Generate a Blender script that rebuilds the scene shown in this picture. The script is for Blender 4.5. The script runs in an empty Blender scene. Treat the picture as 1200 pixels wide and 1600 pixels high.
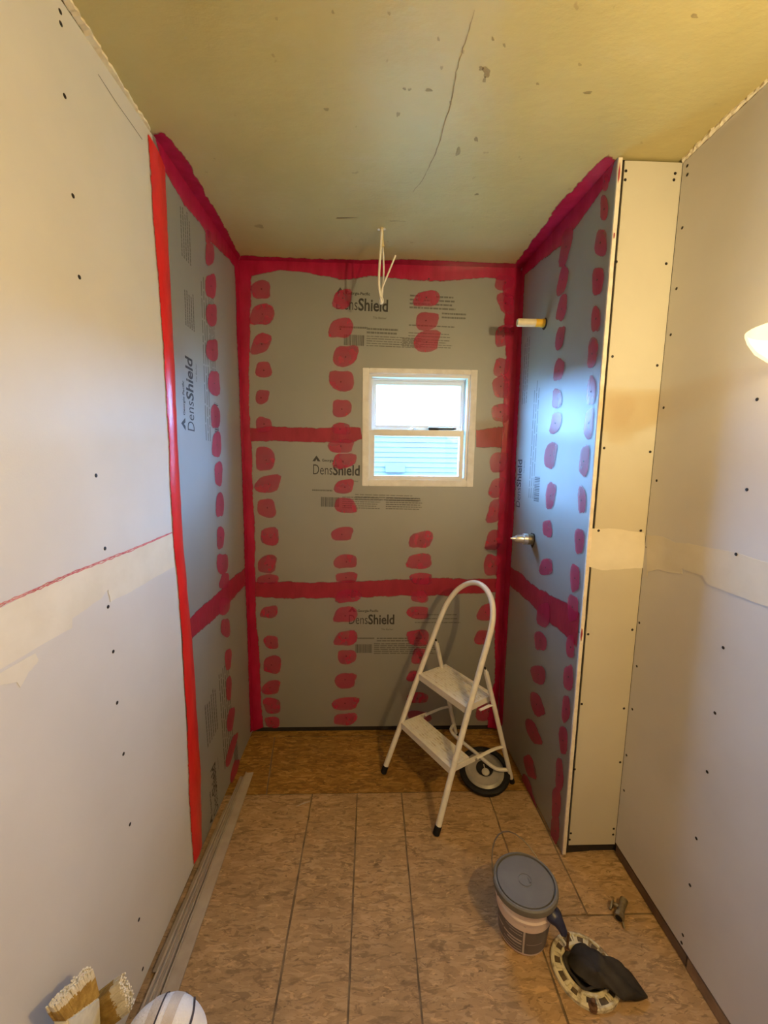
import bpy, bmesh, math, random
import numpy as np
from mathutils import Vector, Matrix

random.seed(7)
scene = bpy.context.scene
COL = scene.collection
PI = math.pi

# ------------------------------------------------------------------ camera
FPX, PITCH, YAW, ROLL = 626.79, 0.132244, -0.03318, -0.012149
CAM = np.array([0.63995, 0.0, 1.51406])


def rot(p, y, r):
    cy, sy = math.cos(y), math.sin(y)
    cp, sp = math.cos(-p), math.sin(-p)
    cr, sr = math.cos(r), math.sin(r)
    return (np.array([[cy, -sy, 0], [sy, cy, 0], [0, 0, 1]]) @
            np.array([[1, 0, 0], [0, cp, -sp], [0, sp, cp]]) @
            np.array([[cr, 0, sr], [0, 1, 0], [-sr, 0, cr]]))


CM = rot(PITCH, YAW, ROLL)
cam_data = bpy.data.cameras.new('camera')
cam = bpy.data.objects.new('camera', cam_data)
COL.objects.link(cam)
cam_data.sensor_fit = 'HORIZONTAL'
cam_data.sensor_width = 36.0
cam_data.lens = 36.0 * FPX / 1200.0
cam_data.clip_start = 0.02
mm = Matrix.Identity(4)
for i in range(3):
    mm[i][0] = CM[i, 0]
    mm[i][1] = CM[i, 2]
    mm[i][2] = -CM[i, 1]
    mm[i][3] = CAM[i]
cam.matrix_world = mm
scene.camera = cam

# ------------------------------------------------------------------ world, light, exposure
SKY = (0.22, 0.50, 1.0)
SKY_STRENGTH = 74.0
LAMP_COLOR = (1.0, 0.78, 0.41)
LAMP_WATTS = (3.5, 50.0)          # lamp at the far end of the vanity bar, lamp at the near end
world = bpy.data.worlds.new('world')
scene.world = world
world.use_nodes = True
wn = world.node_tree.nodes
wn['Background'].inputs['Color'].default_value = (*SKY, 1)
wn['Background'].inputs['Strength'].default_value = SKY_STRENGTH
scene.view_settings.view_transform = 'Standard'
scene.view_settings.look = 'None'
scene.view_settings.gamma = 1.0
scene.view_settings.use_curve_mapping = False
scene.view_settings.exposure = 0.0

# ------------------------------------------------------------------ room dimensions (metres)
H = 2.44
W, WB = 1.38989, 1.36242          # alcove width at its mouth and at its back
F = 0.20758                       # width of the short return wall
XR = W + F
YB, YF, YL = 2.06569, 1.34457, 1.31548
YN = -1.05                        # wall behind the viewer

portal_data = bpy.data.lights.new('window_daylight', 'AREA')
portal_data.shape = 'RECTANGLE'
portal_data.size, portal_data.size_y = 0.56, 0.58
portal_data.cycles.is_portal = True
portal = bpy.data.objects.new('window_daylight', portal_data)
COL.objects.link(portal)
portal.location = (0.88, YB + 0.16, 1.665)
portal.rotation_euler = (-PI / 2, 0, 0)

# ------------------------------------------------------------------ geometry helpers


def ray(u, v):
    return CM @ np.array([(u - 600) / FPX, 1, (800 - v) / FPX])


def hit(u, v, n, d):
    n = np.array(n, float)
    k = ray(u, v)
    return CAM + k * ((d - n @ CAM) / (n @ k))


_t = np.array([WB - W, YB - YF])
_t /= np.linalg.norm(_t)
AN = np.array([-_t[1], _t[0], 0.0])           # normal of right alcove wall, into the alcove
AD = AN[:2] @ np.array([W, YF])
PLANES = {                                    # normal (into the room), offset
    'back': (np.array([0, -1.0, 0]), -YB),
    'left': (np.array([1.0, 0, 0]), 0.0),
    'right': (np.array([-1.0, 0, 0]), -XR),
    'face': (np.array([0, -1.0, 0]), -YF),
    'alc': (AN, AD),
    'floor': (np.array([0, 0, 1.0]), 0.0),
    'ceil': (np.array([0, 0, -1.0]), -H),
}


def on(plane, u, v, off=0.0):
    """point of a room surface seen along a calibrated sight line, lifted off the surface"""
    n, d = PLANES[plane]
    return hit(u, v, n, d) + n * off


def fl(u, v, z=0.0):
    return hit(u, v, (0, 0, 1), z)


class MB:
    def __init__(self):
        self.v, self.f, self.e = [], [], []

    def add(self, verts, faces):
        b = len(self.v)
        self.v += [tuple(float(c) for c in p) for p in verts]
        self.f += [tuple(b + i for i in f) for f in faces]
        return b

    def box(self, a, b):
        x0, y0, z0 = a
        x1, y1, z1 = b
        self.add([(x0, y0, z0), (x1, y0, z0), (x1, y1, z0), (x0, y1, z0),
                  (x0, y0, z1), (x1, y0, z1), (x1, y1, z1), (x0, y1, z1)],
                 [(0, 3, 2, 1), (4, 5, 6, 7), (0, 1, 5, 4), (1, 2, 6, 5), (2, 3, 7, 6), (3, 0, 4, 7)])
        return self

    def hexa(self, bottom, top):
        n = len(bottom)
        self.add(list(bottom) + list(top),
                 [tuple(range(n - 1, -1, -1)), tuple(range(n, 2 * n))] +
                 [(i, (i + 1) % n, n + (i + 1) % n, n + i) for i in range(n)])
        return self

    def prism(self, pts, d):
        d = np.array(d, float)
        pts = [np.array(p, float) for p in pts]
        return self.hexa(pts, [p + d for p in pts])

    def tube(self, path, r, n=10, cap=True, flat=None):
        P = [np.array(p, float) for p in path]
        m = len(P)
        rr = r if hasattr(r, '__len__') else [r] * m
        t0 = P[1] - P[0]
        t0 /= np.linalg.norm(t0)
        ref = np.array([0, 0, 1.0]) if abs(t0[2]) < 0.9 else np.array([1.0, 0, 0])
        a = np.cross(t0, ref)
        a /= np.linalg.norm(a)
        verts = []
        for i in range(m):
            t = P[min(i + 1, m - 1)] - P[max(i - 1, 0)]
            t /= np.linalg.norm(t)
            a = a - t * (a @ t)
            a /= np.linalg.norm(a)
            b = np.cross(t, a)
            for k in range(n):
                th = 2 * PI * k / n
                fb = flat if flat else 1.0
                verts.append(P[i] + rr[i] * (math.cos(th) * a + fb * math.sin(th) * b))
        faces = []
        for i in range(m - 1):
            for k in range(n):
                faces.append((i * n + k, i * n + (k + 1) % n, (i + 1) * n + (k + 1) % n, (i + 1) * n + k))
        if cap:
            faces.append(tuple(range(n - 1, -1, -1)))
            faces.append(tuple((m - 1) * n + k for k in range(n)))
        self.add(verts, faces)
        return self

    def lathe(self, prof, origin=(0, 0, 0), axis=(0, 0, 1), n=40, close=True, wob=None):
        """prof: list of (radius, height)"""
        ax = np.array(axis, float)
        ax /= np.linalg.norm(ax)
        ref = np.array([1.0, 0, 0]) if abs(ax[0]) < 0.9 else np.array([0, 1.0, 0])
        a = np.cross(np.cross(ax, ref), ax)
        a /= np.linalg.norm(a)
        b = np.cross(ax, a)
        o = np.array(origin, float)
        verts, faces = [], []
        for (r, h) in prof:
            for k in range(n):
                th = 2 * PI * k / n
                q = r * (wob(th, h) if wob else 1)
                verts.append(o + ax * h + q * (math.cos(th) * a + math.sin(th) * b))
        for i in range(len(prof) - 1):
            for k in range(n):
                faces.append((i * n + k, i * n + (k + 1) % n, (i + 1) * n + (k + 1) % n, (i + 1) * n + k))
        if close:
            faces.append(tuple(range(n - 1, -1, -1)))
            faces.append(tuple((len(prof) - 1) * n + k for k in range(n)))
        self.add(verts, faces)
        return self

    def build(self, name, mat, parent=None, smooth=False, edge=None, bevel=0.0, auto=35):
        off = world_loc(parent)
        me = bpy.data.meshes.new(name)
        me.from_pydata([(x - off[0], y - off[1], z - off[2]) for x, y, z in self.v], [], self.f)
        bm = bmesh.new()
        bm.from_mesh(me)
        if edge is None:
            bmesh.ops.recalc_face_normals(bm, faces=bm.faces[:])
        if bevel:
            bmesh.ops.bevel(bm, geom=bm.edges[:], offset=bevel, segments=2, affect='EDGES', clamp_overlap=True)
        bm.to_mesh(me)
        bm.free()
        if edge is not None:
            at = me.attributes.new('edge', 'FLOAT', 'POINT')
            at.data.foreach_set('value', edge)
        if smooth:
            me.shade_smooth()
            if auto:
                me.set_sharp_from_angle(angle=math.radians(auto))
        me.materials.append(mat)
        o = bpy.data.objects.new(name, me)
        COL.objects.link(o)
        o.parent = parent
        return o


def world_loc(o):
    s = Vector((0, 0, 0))
    while o is not None:
        s += o.location
        o = o.parent
    return s


def empty(name, loc, label=None, cat=None, group=None):
    o = bpy.data.objects.new(name, None)
    o.empty_display_size = 0.05
    o.location = tuple(float(c) for c in loc)
    COL.objects.link(o)
    if label:
        tag(o, label, cat, group)
    return o


def tag(o, label, cat, group=None):
    o['label'] = label
    o['category'] = cat
    if group:
        o['group'] = group
    return o


def structure(o, label, cat):
    o['kind'] = 'structure'
    o['label'] = label
    o['category'] = cat
    return o


def share(name, src, parent, loc, rotm=None):
    """another object with the same mesh data"""
    o = bpy.data.objects.new(name, src)
    o.parent = parent
    off = world_loc(parent)
    o.location = Vector([float(c) for c in loc]) - off
    if rotm is not None:
        o.rotation_euler = rotm
    COL.objects.link(o)
    return o


def polyline(pts, n):
    P = np.array(pts, float)
    d = np.r_[0, np.cumsum(np.linalg.norm(np.diff(P, axis=0), axis=1))]
    s = np.linspace(0, d[-1], n)
    return np.stack([np.interp(s, d, P[:, k]) for k in range(P.shape[1])], 1)


def smooth_path(pts, n=6):
    """Catmull-Rom through the points"""
    P = [np.array(p, float) for p in pts]
    P = [2 * P[0] - P[1]] + P + [2 * P[-1] - P[-2]]
    out = []
    for i in range(1, len(P) - 2):
        p0, p1, p2, p3 = P[i - 1:i + 3]
        for k in range(n):
            t = k / n
            out.append(0.5 * (2 * p1 + (p2 - p0) * t + (2 * p0 - 5 * p1 + 4 * p2 - p3) * t * t +
                              (3 * p1 - p0 - 3 * p2 + p3) * t ** 3))
    out.append(P[-2])
    return out


# ------------------------------------------------------------------ materials


class NT:
    def __init__(self, name):
        self.m = bpy.data.materials.new(name)
        self.m.use_nodes = True
        self.t = self.m.node_tree
        self.b = self.t.nodes['Principled BSDF']
        self.out = self.t.nodes['Material Output']
        self.tc = None

    def n(self, typ, **kw):
        nd = self.t.nodes.new(typ)
        for k, v in kw.items():
            if k in nd.inputs:
                nd.inputs[k].default_value = v
            else:
                setattr(nd, k, v)
        return nd

    def l(self, a, b):
        self.t.links.new(a, b)

    def coord(self, scale=(1, 1, 1), rz=0.0):
        if self.tc is None:
            g = self.n('ShaderNodeNewGeometry')
            self.tc = g.outputs['Position']
        mp = self.n('ShaderNodeMapping')
        mp.inputs['Scale'].default_value = scale
        mp.inputs['Rotation'].default_value = (0, 0, rz)
        self.l(self.tc, mp.inputs['Vector'])
        return mp.outputs['Vector']

    def noise(self, scale, detail=3.0, rough=0.55, vec=None, dist=0.0):
        nd = self.n('ShaderNodeTexNoise')
        nd.inputs['Scale'].default_value = scale
        nd.inputs['Detail'].default_value = detail
        nd.inputs['Roughness'].default_value = rough
        nd.inputs['Distortion'].default_value = dist
        self.l(vec if vec is not None else self.coord(), nd.inputs['Vector'])
        return nd.outputs['Fac']

    def ramp(self, fac, stops):
        r = self.n('ShaderNodeValToRGB')
        els = r.color_ramp.elements
        while len(els) < len(stops):
            els.new(0.5)
        for e, (p, c) in zip(els, stops):
            e.position = p
            e.color = (*c, 1) if len(c) == 3 else c
        self.l(fac, r.inputs['Fac'])
        return r.outputs['Color']

    def mix(self, fac, a, b):
        mx = self.n('ShaderNodeMix', data_type='RGBA')
        if hasattr(fac, 'links'):
            self.l(fac, mx.inputs[0])
        else:
            mx.inputs[0].default_value = fac
        for sock, c in ((mx.inputs[6], a), (mx.inputs[7], b)):
            if hasattr(c, 'links'):
                self.l(c, sock)
            else:
                sock.default_value = (*c, 1)
        return mx.outputs[2]

    def math(self, op, a, b=None):
        m = self.n('ShaderNodeMath', operation=op)
        for s, v in ((m.inputs[0], a), (m.inputs[1], b)):
            if v is None:
                continue
            if hasattr(v, 'links'):
                self.l(v, s)
            else:
                s.default_value = v
        return m.outputs[0]

    def color(self, c):
        if hasattr(c, 'links'):
            self.l(c, self.b.inputs['Base Color'])
        else:
            self.b.inputs['Base Color'].default_value = (*c, 1)

    def bump(self, h, strength=0.2, dist=0.01):
        bp = self.n('ShaderNodeBump')
        bp.inputs['Strength'].default_value = strength
        bp.inputs['Distance'].default_value = dist
        self.l(h, bp.inputs['Height'])
        self.l(bp.outputs['Normal'], self.b.inputs['Normal'])

    def set(self, rough=0.5, metal=0.0, spec=None, coat=None):
        self.b.inputs['Roughness'].default_value = rough
        self.b.inputs['Metallic'].default_value = metal
        if spec is not None:
            self.b.inputs['Specular IOR Level'].default_value = spec
        if coat is not None:
            self.b.inputs['Coat Weight'].default_value = coat
            self.b.inputs['Coat Roughness'].default_value = 0.15
        return self


def varied(name, c1, c2, scale=6.0, rough=0.6, metal=0.0, bump=0.0, bscale=120.0, spec=None, detail=4.0, lo=0.35, hi=0.65, coat=None):
    t = NT(name)
    t.color(t.ramp(t.noise(scale, detail), [(lo, c1), (hi, c2)]))
    t.set(rough, metal, spec, coat)
    if bump:
        t.bump(t.noise(bscale, 2.0), bump, 0.003)
    return t.m


M = {}
M['drywall'] = varied('drywall_paper', (0.585, 0.555, 0.51), (0.625, 0.595, 0.55), 3.0, 0.52, bump=0.05, bscale=260, spec=0.5)
M['drywall_face'] = varied('drywall_cream', (0.50, 0.45, 0.345), (0.54, 0.49, 0.38), 3.0, 0.7, bump=0.05, bscale=260, spec=0.3)
M['compound'] = varied('joint_compound', (0.64, 0.585, 0.47), (0.70, 0.645, 0.53), 9.0, 0.8, bump=0.25, bscale=30, spec=0.2)
M['gypsum'] = varied('gypsum_core', (0.66, 0.56, 0.44), (0.76, 0.67, 0.54), 40.0, 0.85, bump=0.4, bscale=150)
M['dark_gap'] = varied('framing_gap_shade', (0.014, 0.010, 0.007), (0.028, 0.020, 0.014), 8.0, 0.9)  # wall core behind the boards; shade of the gaps painted in as near-black
M['joint'] = varied('panel_joint', (0.12, 0.08, 0.043), (0.23, 0.16, 0.09), 20.0, 0.9)
M['stud'] = varied('framing_wood', (0.22, 0.13, 0.065), (0.32, 0.20, 0.10), 14.0, 0.8)
M['plate'] = varied('plate_wood', (0.10, 0.062, 0.038), (0.17, 0.105, 0.06), 10.0, 0.6)
M['screw'] = varied('black_screw', (0.012, 0.010, 0.009), (0.03, 0.024, 0.02), 50.0, 0.5, 0.4)
M['print'] = varied('print_ink', (0.022, 0.020, 0.020), (0.04, 0.036, 0.034), 60.0, 0.6)
M['print_grey'] = varied('print_ink_grey', (0.105, 0.10, 0.088), (0.135, 0.13, 0.115), 80.0, 0.6)
M['stain'] = varied('stain', (0.22, 0.16, 0.07), (0.34, 0.26, 0.12), 40.0, 0.8)


def backer_material():
    t = NT('backer_board')
    n1 = t.noise(2.2, 5)
    t.color(t.ramp(n1, [(0.3, (0.185, 0.182, 0.155)), (0.7, (0.22, 0.216, 0.186))]))
    t.set(0.58, 0.0, 1.0, 1.0)
    t.b.inputs['Coat Roughness'].default_value = 0.52
    t.b.inputs['Coat IOR'].default_value = 1.7
    t.bump(t.noise(420, 2), 0.045, 0.002)
    return t.m


def paint_material(name, c_lo, c_hi, alpha_lo, alpha_hi, rough=0.32, bump=0.22):
    """brushed-on waterproofing membrane: streaky, slightly see-through, feathered at its rim"""
    t = NT(name)
    streak = t.noise(26, 4, 0.6, t.coord((1, 1, 0.35)))
    t.color(t.ramp(streak, [(0.3, c_lo), (0.7, c_hi)]))
    t.set(rough, 0.0, 0.5)
    t.bump(t.noise(70, 3, 0.6, t.coord((1, 1, 0.3))), bump, 0.004)
    at = t.n('ShaderNodeAttribute', attribute_name='edge')
    rag = t.math('MULTIPLY', t.noise(55, 3), 0.75)
    e = t.math('ADD', at.outputs['Fac'], t.math('SUBTRACT', rag, 0.40))
    mr = t.n('ShaderNodeMapRange', interpolation_type='SMOOTHSTEP')
    mr.inputs['From Min'].default_value = 0.05
    mr.inputs['From Max'].default_value = 0.42
    t.l(e, mr.inputs['Value'])
    body = t.n('ShaderNodeMapRange')
    body.inputs['From Min'].default_value = 0.3
    body.inputs['From Max'].default_value = 0.7
    body.inputs['To Min'].default_value = alpha_lo
    body.inputs['To Max'].default_value = alpha_hi
    t.l(t.noise(9, 2), body.inputs['Value'])
    t.l(t.math('MULTIPLY', mr.outputs[0], body.outputs[0]), t.b.inputs['Alpha'])
    return t.m


M['backer'] = backer_material()
M['paint'] = paint_material('red_membrane', (0.27, 0.008, 0.026), (0.36, 0.015, 0.040), 0.86, 0.94, 0.42)
M['paint_corner'] = paint_material('red_membrane_thick', (0.31, 0.005, 0.034), (0.43, 0.011, 0.058), 0.95, 1.0, 0.25)
M['paint_bright'] = paint_material('red_membrane_wet', (0.58, 0.012, 0.014), (0.70, 0.028, 0.024), 0.97, 1.0, 0.28)
M['stain_soft'] = paint_material('old_stain', (0.20, 0.13, 0.05), (0.30, 0.21, 0.09), 0.10, 0.55, 0.6)
M['dab'] = paint_material('red_membrane_thin', (0.42, 0.006, 0.055), (0.52, 0.014, 0.080), 0.54, 0.64, 0.36, 0.08)


def osb_material(name, cols, dirt, rough, stain):
    t = NT(name)
    warp = t.n('ShaderNodeVectorMath', operation='SCALE')
    nz = t.n('ShaderNodeTexNoise')
    nz.inputs['Scale'].default_value = 16
    t.l(t.coord(), nz.inputs['Vector'])
    t.l(nz.outputs['Color'], warp.inputs[0])
    warp.inputs['Scale'].default_value = 0.035
    ad = t.n('ShaderNodeVectorMath', operation='ADD')
    g = t.n('ShaderNodeNewGeometry')
    t.l(g.outputs['Position'], ad.inputs[0])
    t.l(warp.outputs[0], ad.inputs[1])
    base = ad.outputs[0]
    layers = []
    for k, (rz, sx, sy) in enumerate(((0.35, 26, 105), (1.35, 22, 120), (2.45, 30, 95))):
        mp = t.n('ShaderNodeMapping')
        mp.inputs['Rotation'].default_value = (0, 0, rz)
        mp.inputs['Scale'].default_value = (sx, sy, 1)
        mp.inputs['Location'].default_value = (k * 3.1, k * 1.7, k * 0.37)
        t.l(base, mp.inputs['Vector'])
        v = t.n('ShaderNodeTexVoronoi')
        v.inputs['Scale'].default_value = 1.0
        t.l(mp.outputs[0], v.inputs['Vector'])
        sep = t.n('ShaderNodeSeparateColor')
        t.l(v.outputs['Color'], sep.inputs[0])
        layers.append((sep.outputs[0], sep.outputs[1], v.outputs['Distance']))
    c = t.ramp(layers[0][0], [(0.0, cols[0]), (0.35, cols[1]), (0.7, cols[2]), (1.0, cols[3])])
    for k in (1, 2):
        ck = t.ramp(layers[k][0], [(0.0, cols[0]), (0.35, cols[1]), (0.7, cols[2]), (1.0, cols[3])])
        mk = t.math('GREATER_THAN', layers[k][1], 0.58)
        c = t.mix(mk, c, ck)
    big = t.ramp(t.noise(4.5, 7, 0.68), [(0.40, (0, 0, 0)), (0.68, (1, 1, 1))])
    c = t.mix(t.math('MULTIPLY', big, stain), c, dirt)
    fine = t.ramp(t.noise(26, 6, 0.7, t.coord((1, 2.2, 1), 0.5)), [(0.57, (0, 0, 0)), (0.72, (1, 1, 1))])
    c = t.mix(t.math('MULTIPLY', fine, 0.5), c, (dirt[0] * 0.55, dirt[1] * 0.5, dirt[2] * 0.45))
    for (rz, sx, sy, lo, hi, amt, k) in ((0.5, 14, 46, 0.57, 0.63, 0.70, 0.50), (1.9, 12, 40, 0.58, 0.64, 0.62, 0.48), (1.1, 20, 66, 0.60, 0.66, 0.65, 1.5), (2.6, 26, 80, 0.62, 0.68, 0.7, 0.32)):
        st = t.ramp(t.noise(1.0, 4, 0.6, t.coord((sx, sy, 1), rz), 1.2), [(lo, (0, 0, 0)), (hi, (1, 1, 1))])
        c = t.mix(t.math('MULTIPLY', st, amt), c, tuple(min(1.0, q * k) for q in cols[1]))
    t.color(c)
    t.set(rough, 0.0, 0.3)
    t.bump(layers[0][0], 0.10, 0.004)
    return t.m


M['osb'] = osb_material('osb_worn', ((0.33, 0.205, 0.095), (0.39, 0.245, 0.118), (0.42, 0.265, 0.130), (0.48, 0.315, 0.165)),
                        (0.24, 0.155, 0.075), 0.75, 0.55)
M['osb_dark'] = osb_material('osb_amber', ((0.20, 0.095, 0.018), (0.29, 0.145, 0.028), (0.34, 0.180, 0.038), (0.46, 0.26, 0.070)),
                             (0.17, 0.092, 0.024), 0.45, 0.5)


def ceiling_material():
    t = NT('ceiling_paint')
    c = t.ramp(t.noise(2.3, 6, 0.6), [(0.3, (0.42, 0.345, 0.14)), (0.7, (0.50, 0.415, 0.185))])
    patch = t.ramp(t.noise(5.5, 5, 0.65, t.coord((0.7, 1.6, 1))), [(0.60, (0, 0, 0)), (0.72, (1, 1, 1))])
    c = t.mix(t.math('MULTIPLY', patch, 0.22), c, (0.50, 0.44, 0.27))
    spot = t.ramp(t.noise(24, 2, 0.5), [(0.735, (0, 0, 0)), (0.76, (1, 1, 1))])
    c = t.mix(t.math('MULTIPLY', spot, 0.45), c, (0.24, 0.17, 0.06))
    t.color(c)
    t.set(0.42, 0.0, 0.45)
    t.bump(t.noise(9, 5, 0.6, t.coord((0.8, 1.4, 1))), 0.16, 0.02)
    return t.m


M['ceiling'] = ceiling_material()
M['plaster'] = varied('plaster_edge', (0.70, 0.60, 0.42), (0.80, 0.72, 0.54), 30.0, 0.85, bump=0.5, bscale=90)
M['vinyl'] = varied('white_vinyl', (0.70, 0.68, 0.65), (0.75, 0.73, 0.70), 8.0, 0.38)
M['casing'] = varied('cream_casing', (0.70, 0.66, 0.60), (0.80, 0.77, 0.72), 22.0, 0.6, bump=0.3, bscale=60)
M['white_paint'] = varied('ladder_enamel', (0.66, 0.62, 0.54), (0.74, 0.70, 0.62), 25.0, 0.40, detail=6)
M['tread'] = varied('worn_tread', (0.46, 0.38, 0.26), (0.70, 0.66, 0.58), 38.0, 0.55, detail=7, lo=0.30, hi=0.52)
M['rubber'] = varied('black_rubber', (0.007, 0.006, 0.006), (0.016, 0.014, 0.013), 30.0, 0.7, spec=0.25)
M['grey_plastic'] = varied('grey_plastic', (0.128, 0.118, 0.100), (0.145, 0.134, 0.114), 20.0, 0.62)
M['disc_grey'] = varied('disc_grey', (0.24, 0.22, 0.19), (0.33, 0.30, 0.26), 10.0, 0.35)
M['disc_hub'] = varied('disc_hub', (0.42, 0.38, 0.30), (0.50, 0.46, 0.38), 18.0, 0.5)
M['pail'] = varied('pail_plastic', (0.62, 0.47, 0.42), (0.72, 0.62, 0.56), 9.0, 0.45)
M['pail_label'] = varied('pail_label', (0.11, 0.095, 0.10), (0.145, 0.13, 0.135), 9.0, 0.45)
M['pail_band'] = varied('pail_label_print', (0.46, 0.40, 0.37), (0.55, 0.49, 0.45), 20.0, 0.45)
M['wire_steel'] = varied('wire_steel', (0.10, 0.08, 0.06), (0.20, 0.16, 0.12), 40.0, 0.4, 0.8)
M['ferrule'] = varied('ferrule_steel', (0.52, 0.46, 0.36), (0.66, 0.60, 0.50), 60.0, 0.35, 0.9)
M['blue_handle'] = varied('navy_handle', (0.012, 0.014, 0.045), (0.022, 0.026, 0.075), 30.0, 0.35)
M['flange'] = varied('flange_plastic', (0.20, 0.14, 0.065), (0.62, 0.55, 0.36), 34.0, 0.6, bump=0.5, bscale=60, detail=6, lo=0.34, hi=0.50)
M['slot'] = varied('flange_grime', (0.055, 0.035, 0.015), (0.12, 0.08, 0.035), 50.0, 0.7)
M['rust'] = varied('rusty_steel', (0.10, 0.045, 0.018), (0.20, 0.10, 0.045), 70.0, 0.7, 0.4)
M['bag'] = varied('black_plastic_film', (0.022, 0.017, 0.011), (0.040, 0.032, 0.022), 18.0, 0.68, bump=0.5, bscale=22, spec=0.25)
M['brass'] = varied('tarnished_brass', (0.24, 0.19, 0.11), (0.38, 0.32, 0.20), 60.0, 0.42, 0.8)
M['chrome'] = varied('dull_chrome', (0.62, 0.62, 0.60), (0.78, 0.78, 0.76), 60.0, 0.3, 0.85)
M['trim'] = varied('pale_trim', (0.35, 0.285, 0.215), (0.42, 0.35, 0.27), 16.0, 0.6, detail=6)
M['trim_dark'] = varied('pale_trim_worn', (0.25, 0.19, 0.12), (0.33, 0.26, 0.18), 16.0, 0.7, detail=6)
M['wire'] = varied('cream_insulation', (0.72, 0.66, 0.54), (0.80, 0.75, 0.64), 40.0, 0.5)
M['sheath'] = varied('yellow_sheath', (0.62, 0.48, 0.22), (0.72, 0.58, 0.32), 40.0, 0.5)
M['pipe_cream'] = varied('pipe_cream', (0.68, 0.58, 0.36), (0.76, 0.66, 0.44), 40.0, 0.45)
M['pipe_yellow'] = varied('pipe_yellow', (0.80, 0.46, 0.02), (0.86, 0.54, 0.05), 40.0, 0.45)
M['pen'] = varied('pen_black', (0.012, 0.014, 0.018), (0.03, 0.034, 0.04), 40.0, 0.3)
M['bristle'] = varied('golden_bristle', (0.34, 0.20, 0.04), (0.52, 0.34, 0.09), 60.0, 0.7, bump=0.4, bscale=200)
M['bristle_tip'] = varied('pale_bristle', (0.66, 0.58, 0.42), (0.80, 0.74, 0.60), 60.0, 0.9, bump=0.5, bscale=200)
M['foil'] = varied('crumpled_wrap', (0.62, 0.57, 0.42), (0.80, 0.76, 0.62), 30.0, 0.45, bump=1.0, bscale=35)
M['towel'] = varied('white_terry', (0.70, 0.66, 0.62), (0.80, 0.77, 0.74), 14.0, 0.95, bump=0.7, bscale=260)
M['towel_tan'] = varied('tan_stripe', (0.50, 0.43, 0.36), (0.60, 0.53, 0.46), 30.0, 0.95, bump=0.6, bscale=260)
M['towel_dark'] = varied('dark_stripe', (0.035, 0.028, 0.035), (0.07, 0.06, 0.07), 30.0, 0.95)
M['bucket_white'] = varied('bucket_white', (0.60, 0.58, 0.54), (0.68, 0.66, 0.62), 10.0, 0.45)
M['card'] = varied('cardboard', (0.34, 0.23, 0.13), (0.42, 0.30, 0.18), 12.0, 0.85)
M['siding'] = varied('blue_grey_siding', (0.023, 0.023, 0.020), (0.029, 0.029, 0.025), 2.0, 0.6)
M['siding_gap'] = varied('siding_underside', (0.005, 0.005, 0.005), (0.007, 0.007, 0.007), 2.0, 0.7)
M['siding_trim'] = varied('dark_fascia', (0.02, 0.02, 0.018), (0.025, 0.025, 0.022), 2.0, 0.6)
M['ground'] = varied('grass', (0.10, 0.16, 0.05), (0.20, 0.26, 0.10), 3.0, 0.9)
M['fixture'] = varied('brushed_nickel', (0.55, 0.52, 0.47), (0.65, 0.62, 0.57), 40.0, 0.35, 0.9)

# thin window glass: lets daylight through, mirrors a little
t = NT('window_glass')
tr = t.n('ShaderNodeBsdfTransparent')
gl = t.n('ShaderNodeBsdfGlossy')
gl.inputs['Roughness'].default_value = 0.02
mxs = t.n('ShaderNodeMixShader')
mxs.inputs[0].default_value = 0.06
t.l(tr.outputs[0], mxs.inputs[1])
t.l(gl.outputs[0], mxs.inputs[2])
t.l(mxs.outputs[0], t.out.inputs['Surface'])
t.n('ShaderNodeTexNoise')
M['glass'] = t.m

# opal glass of the vanity shades: glows, and lets part of the bulb's light through
t = NT('opal_glass')
tr = t.n('ShaderNodeBsdfTransparent')
tr.inputs['Color'].default_value = (1, 0.93, 0.8, 1)
em = t.n('ShaderNodeEmission')
t.l(t.ramp(t.noise(16, 4), [(0.3, (1.0, 0.80, 0.46)), (0.7, (1.0, 0.88, 0.62))]), em.inputs['Color'])
em.inputs['Strength'].default_value = 11.0
mxs = t.n('ShaderNodeMixShader')
mxs.inputs[0].default_value = 0.06
t.l(tr.outputs[0], mxs.inputs[1])
t.l(em.outputs[0], mxs.inputs[2])
t.l(mxs.outputs[0], t.out.inputs['Surface'])
M['opal'] = t.m
t = NT('bulb_glass')
em = t.n('ShaderNodeEmission')
t.l(t.ramp(t.noise(20, 2), [(0.3, (1.0, 0.78, 0.45)), (0.7, (1.0, 0.84, 0.55))]), em.inputs['Color'])
em.inputs['Strength'].default_value = 2.0
t.l(em.outputs[0], t.out.inputs['Surface'])
M['bulb'] = t.m

# ------------------------------------------------------------------ painted and printed pieces on walls
SCREW = MB().lathe([(0.0001, 0.0009), (0.0022, 0.0012), (0.0042, 0.0007), (0.0046, 0.0)], n=10, close=False)
_s = SCREW.build('screw_pattern', M['screw'])
SCREW_MESH = _s.data
bpy.data.objects.remove(_s)


def screw(plane, u, v, parent, off=0.0, s=1.0):
    n, _ = PLANES[plane]
    q = Vector(n).to_track_quat('Z', 'Y')
    o = share('screw', SCREW_MESH, parent, on(plane, u, v, off), q.to_euler())
    o.scale = (s, s, s)
    return o


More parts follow.
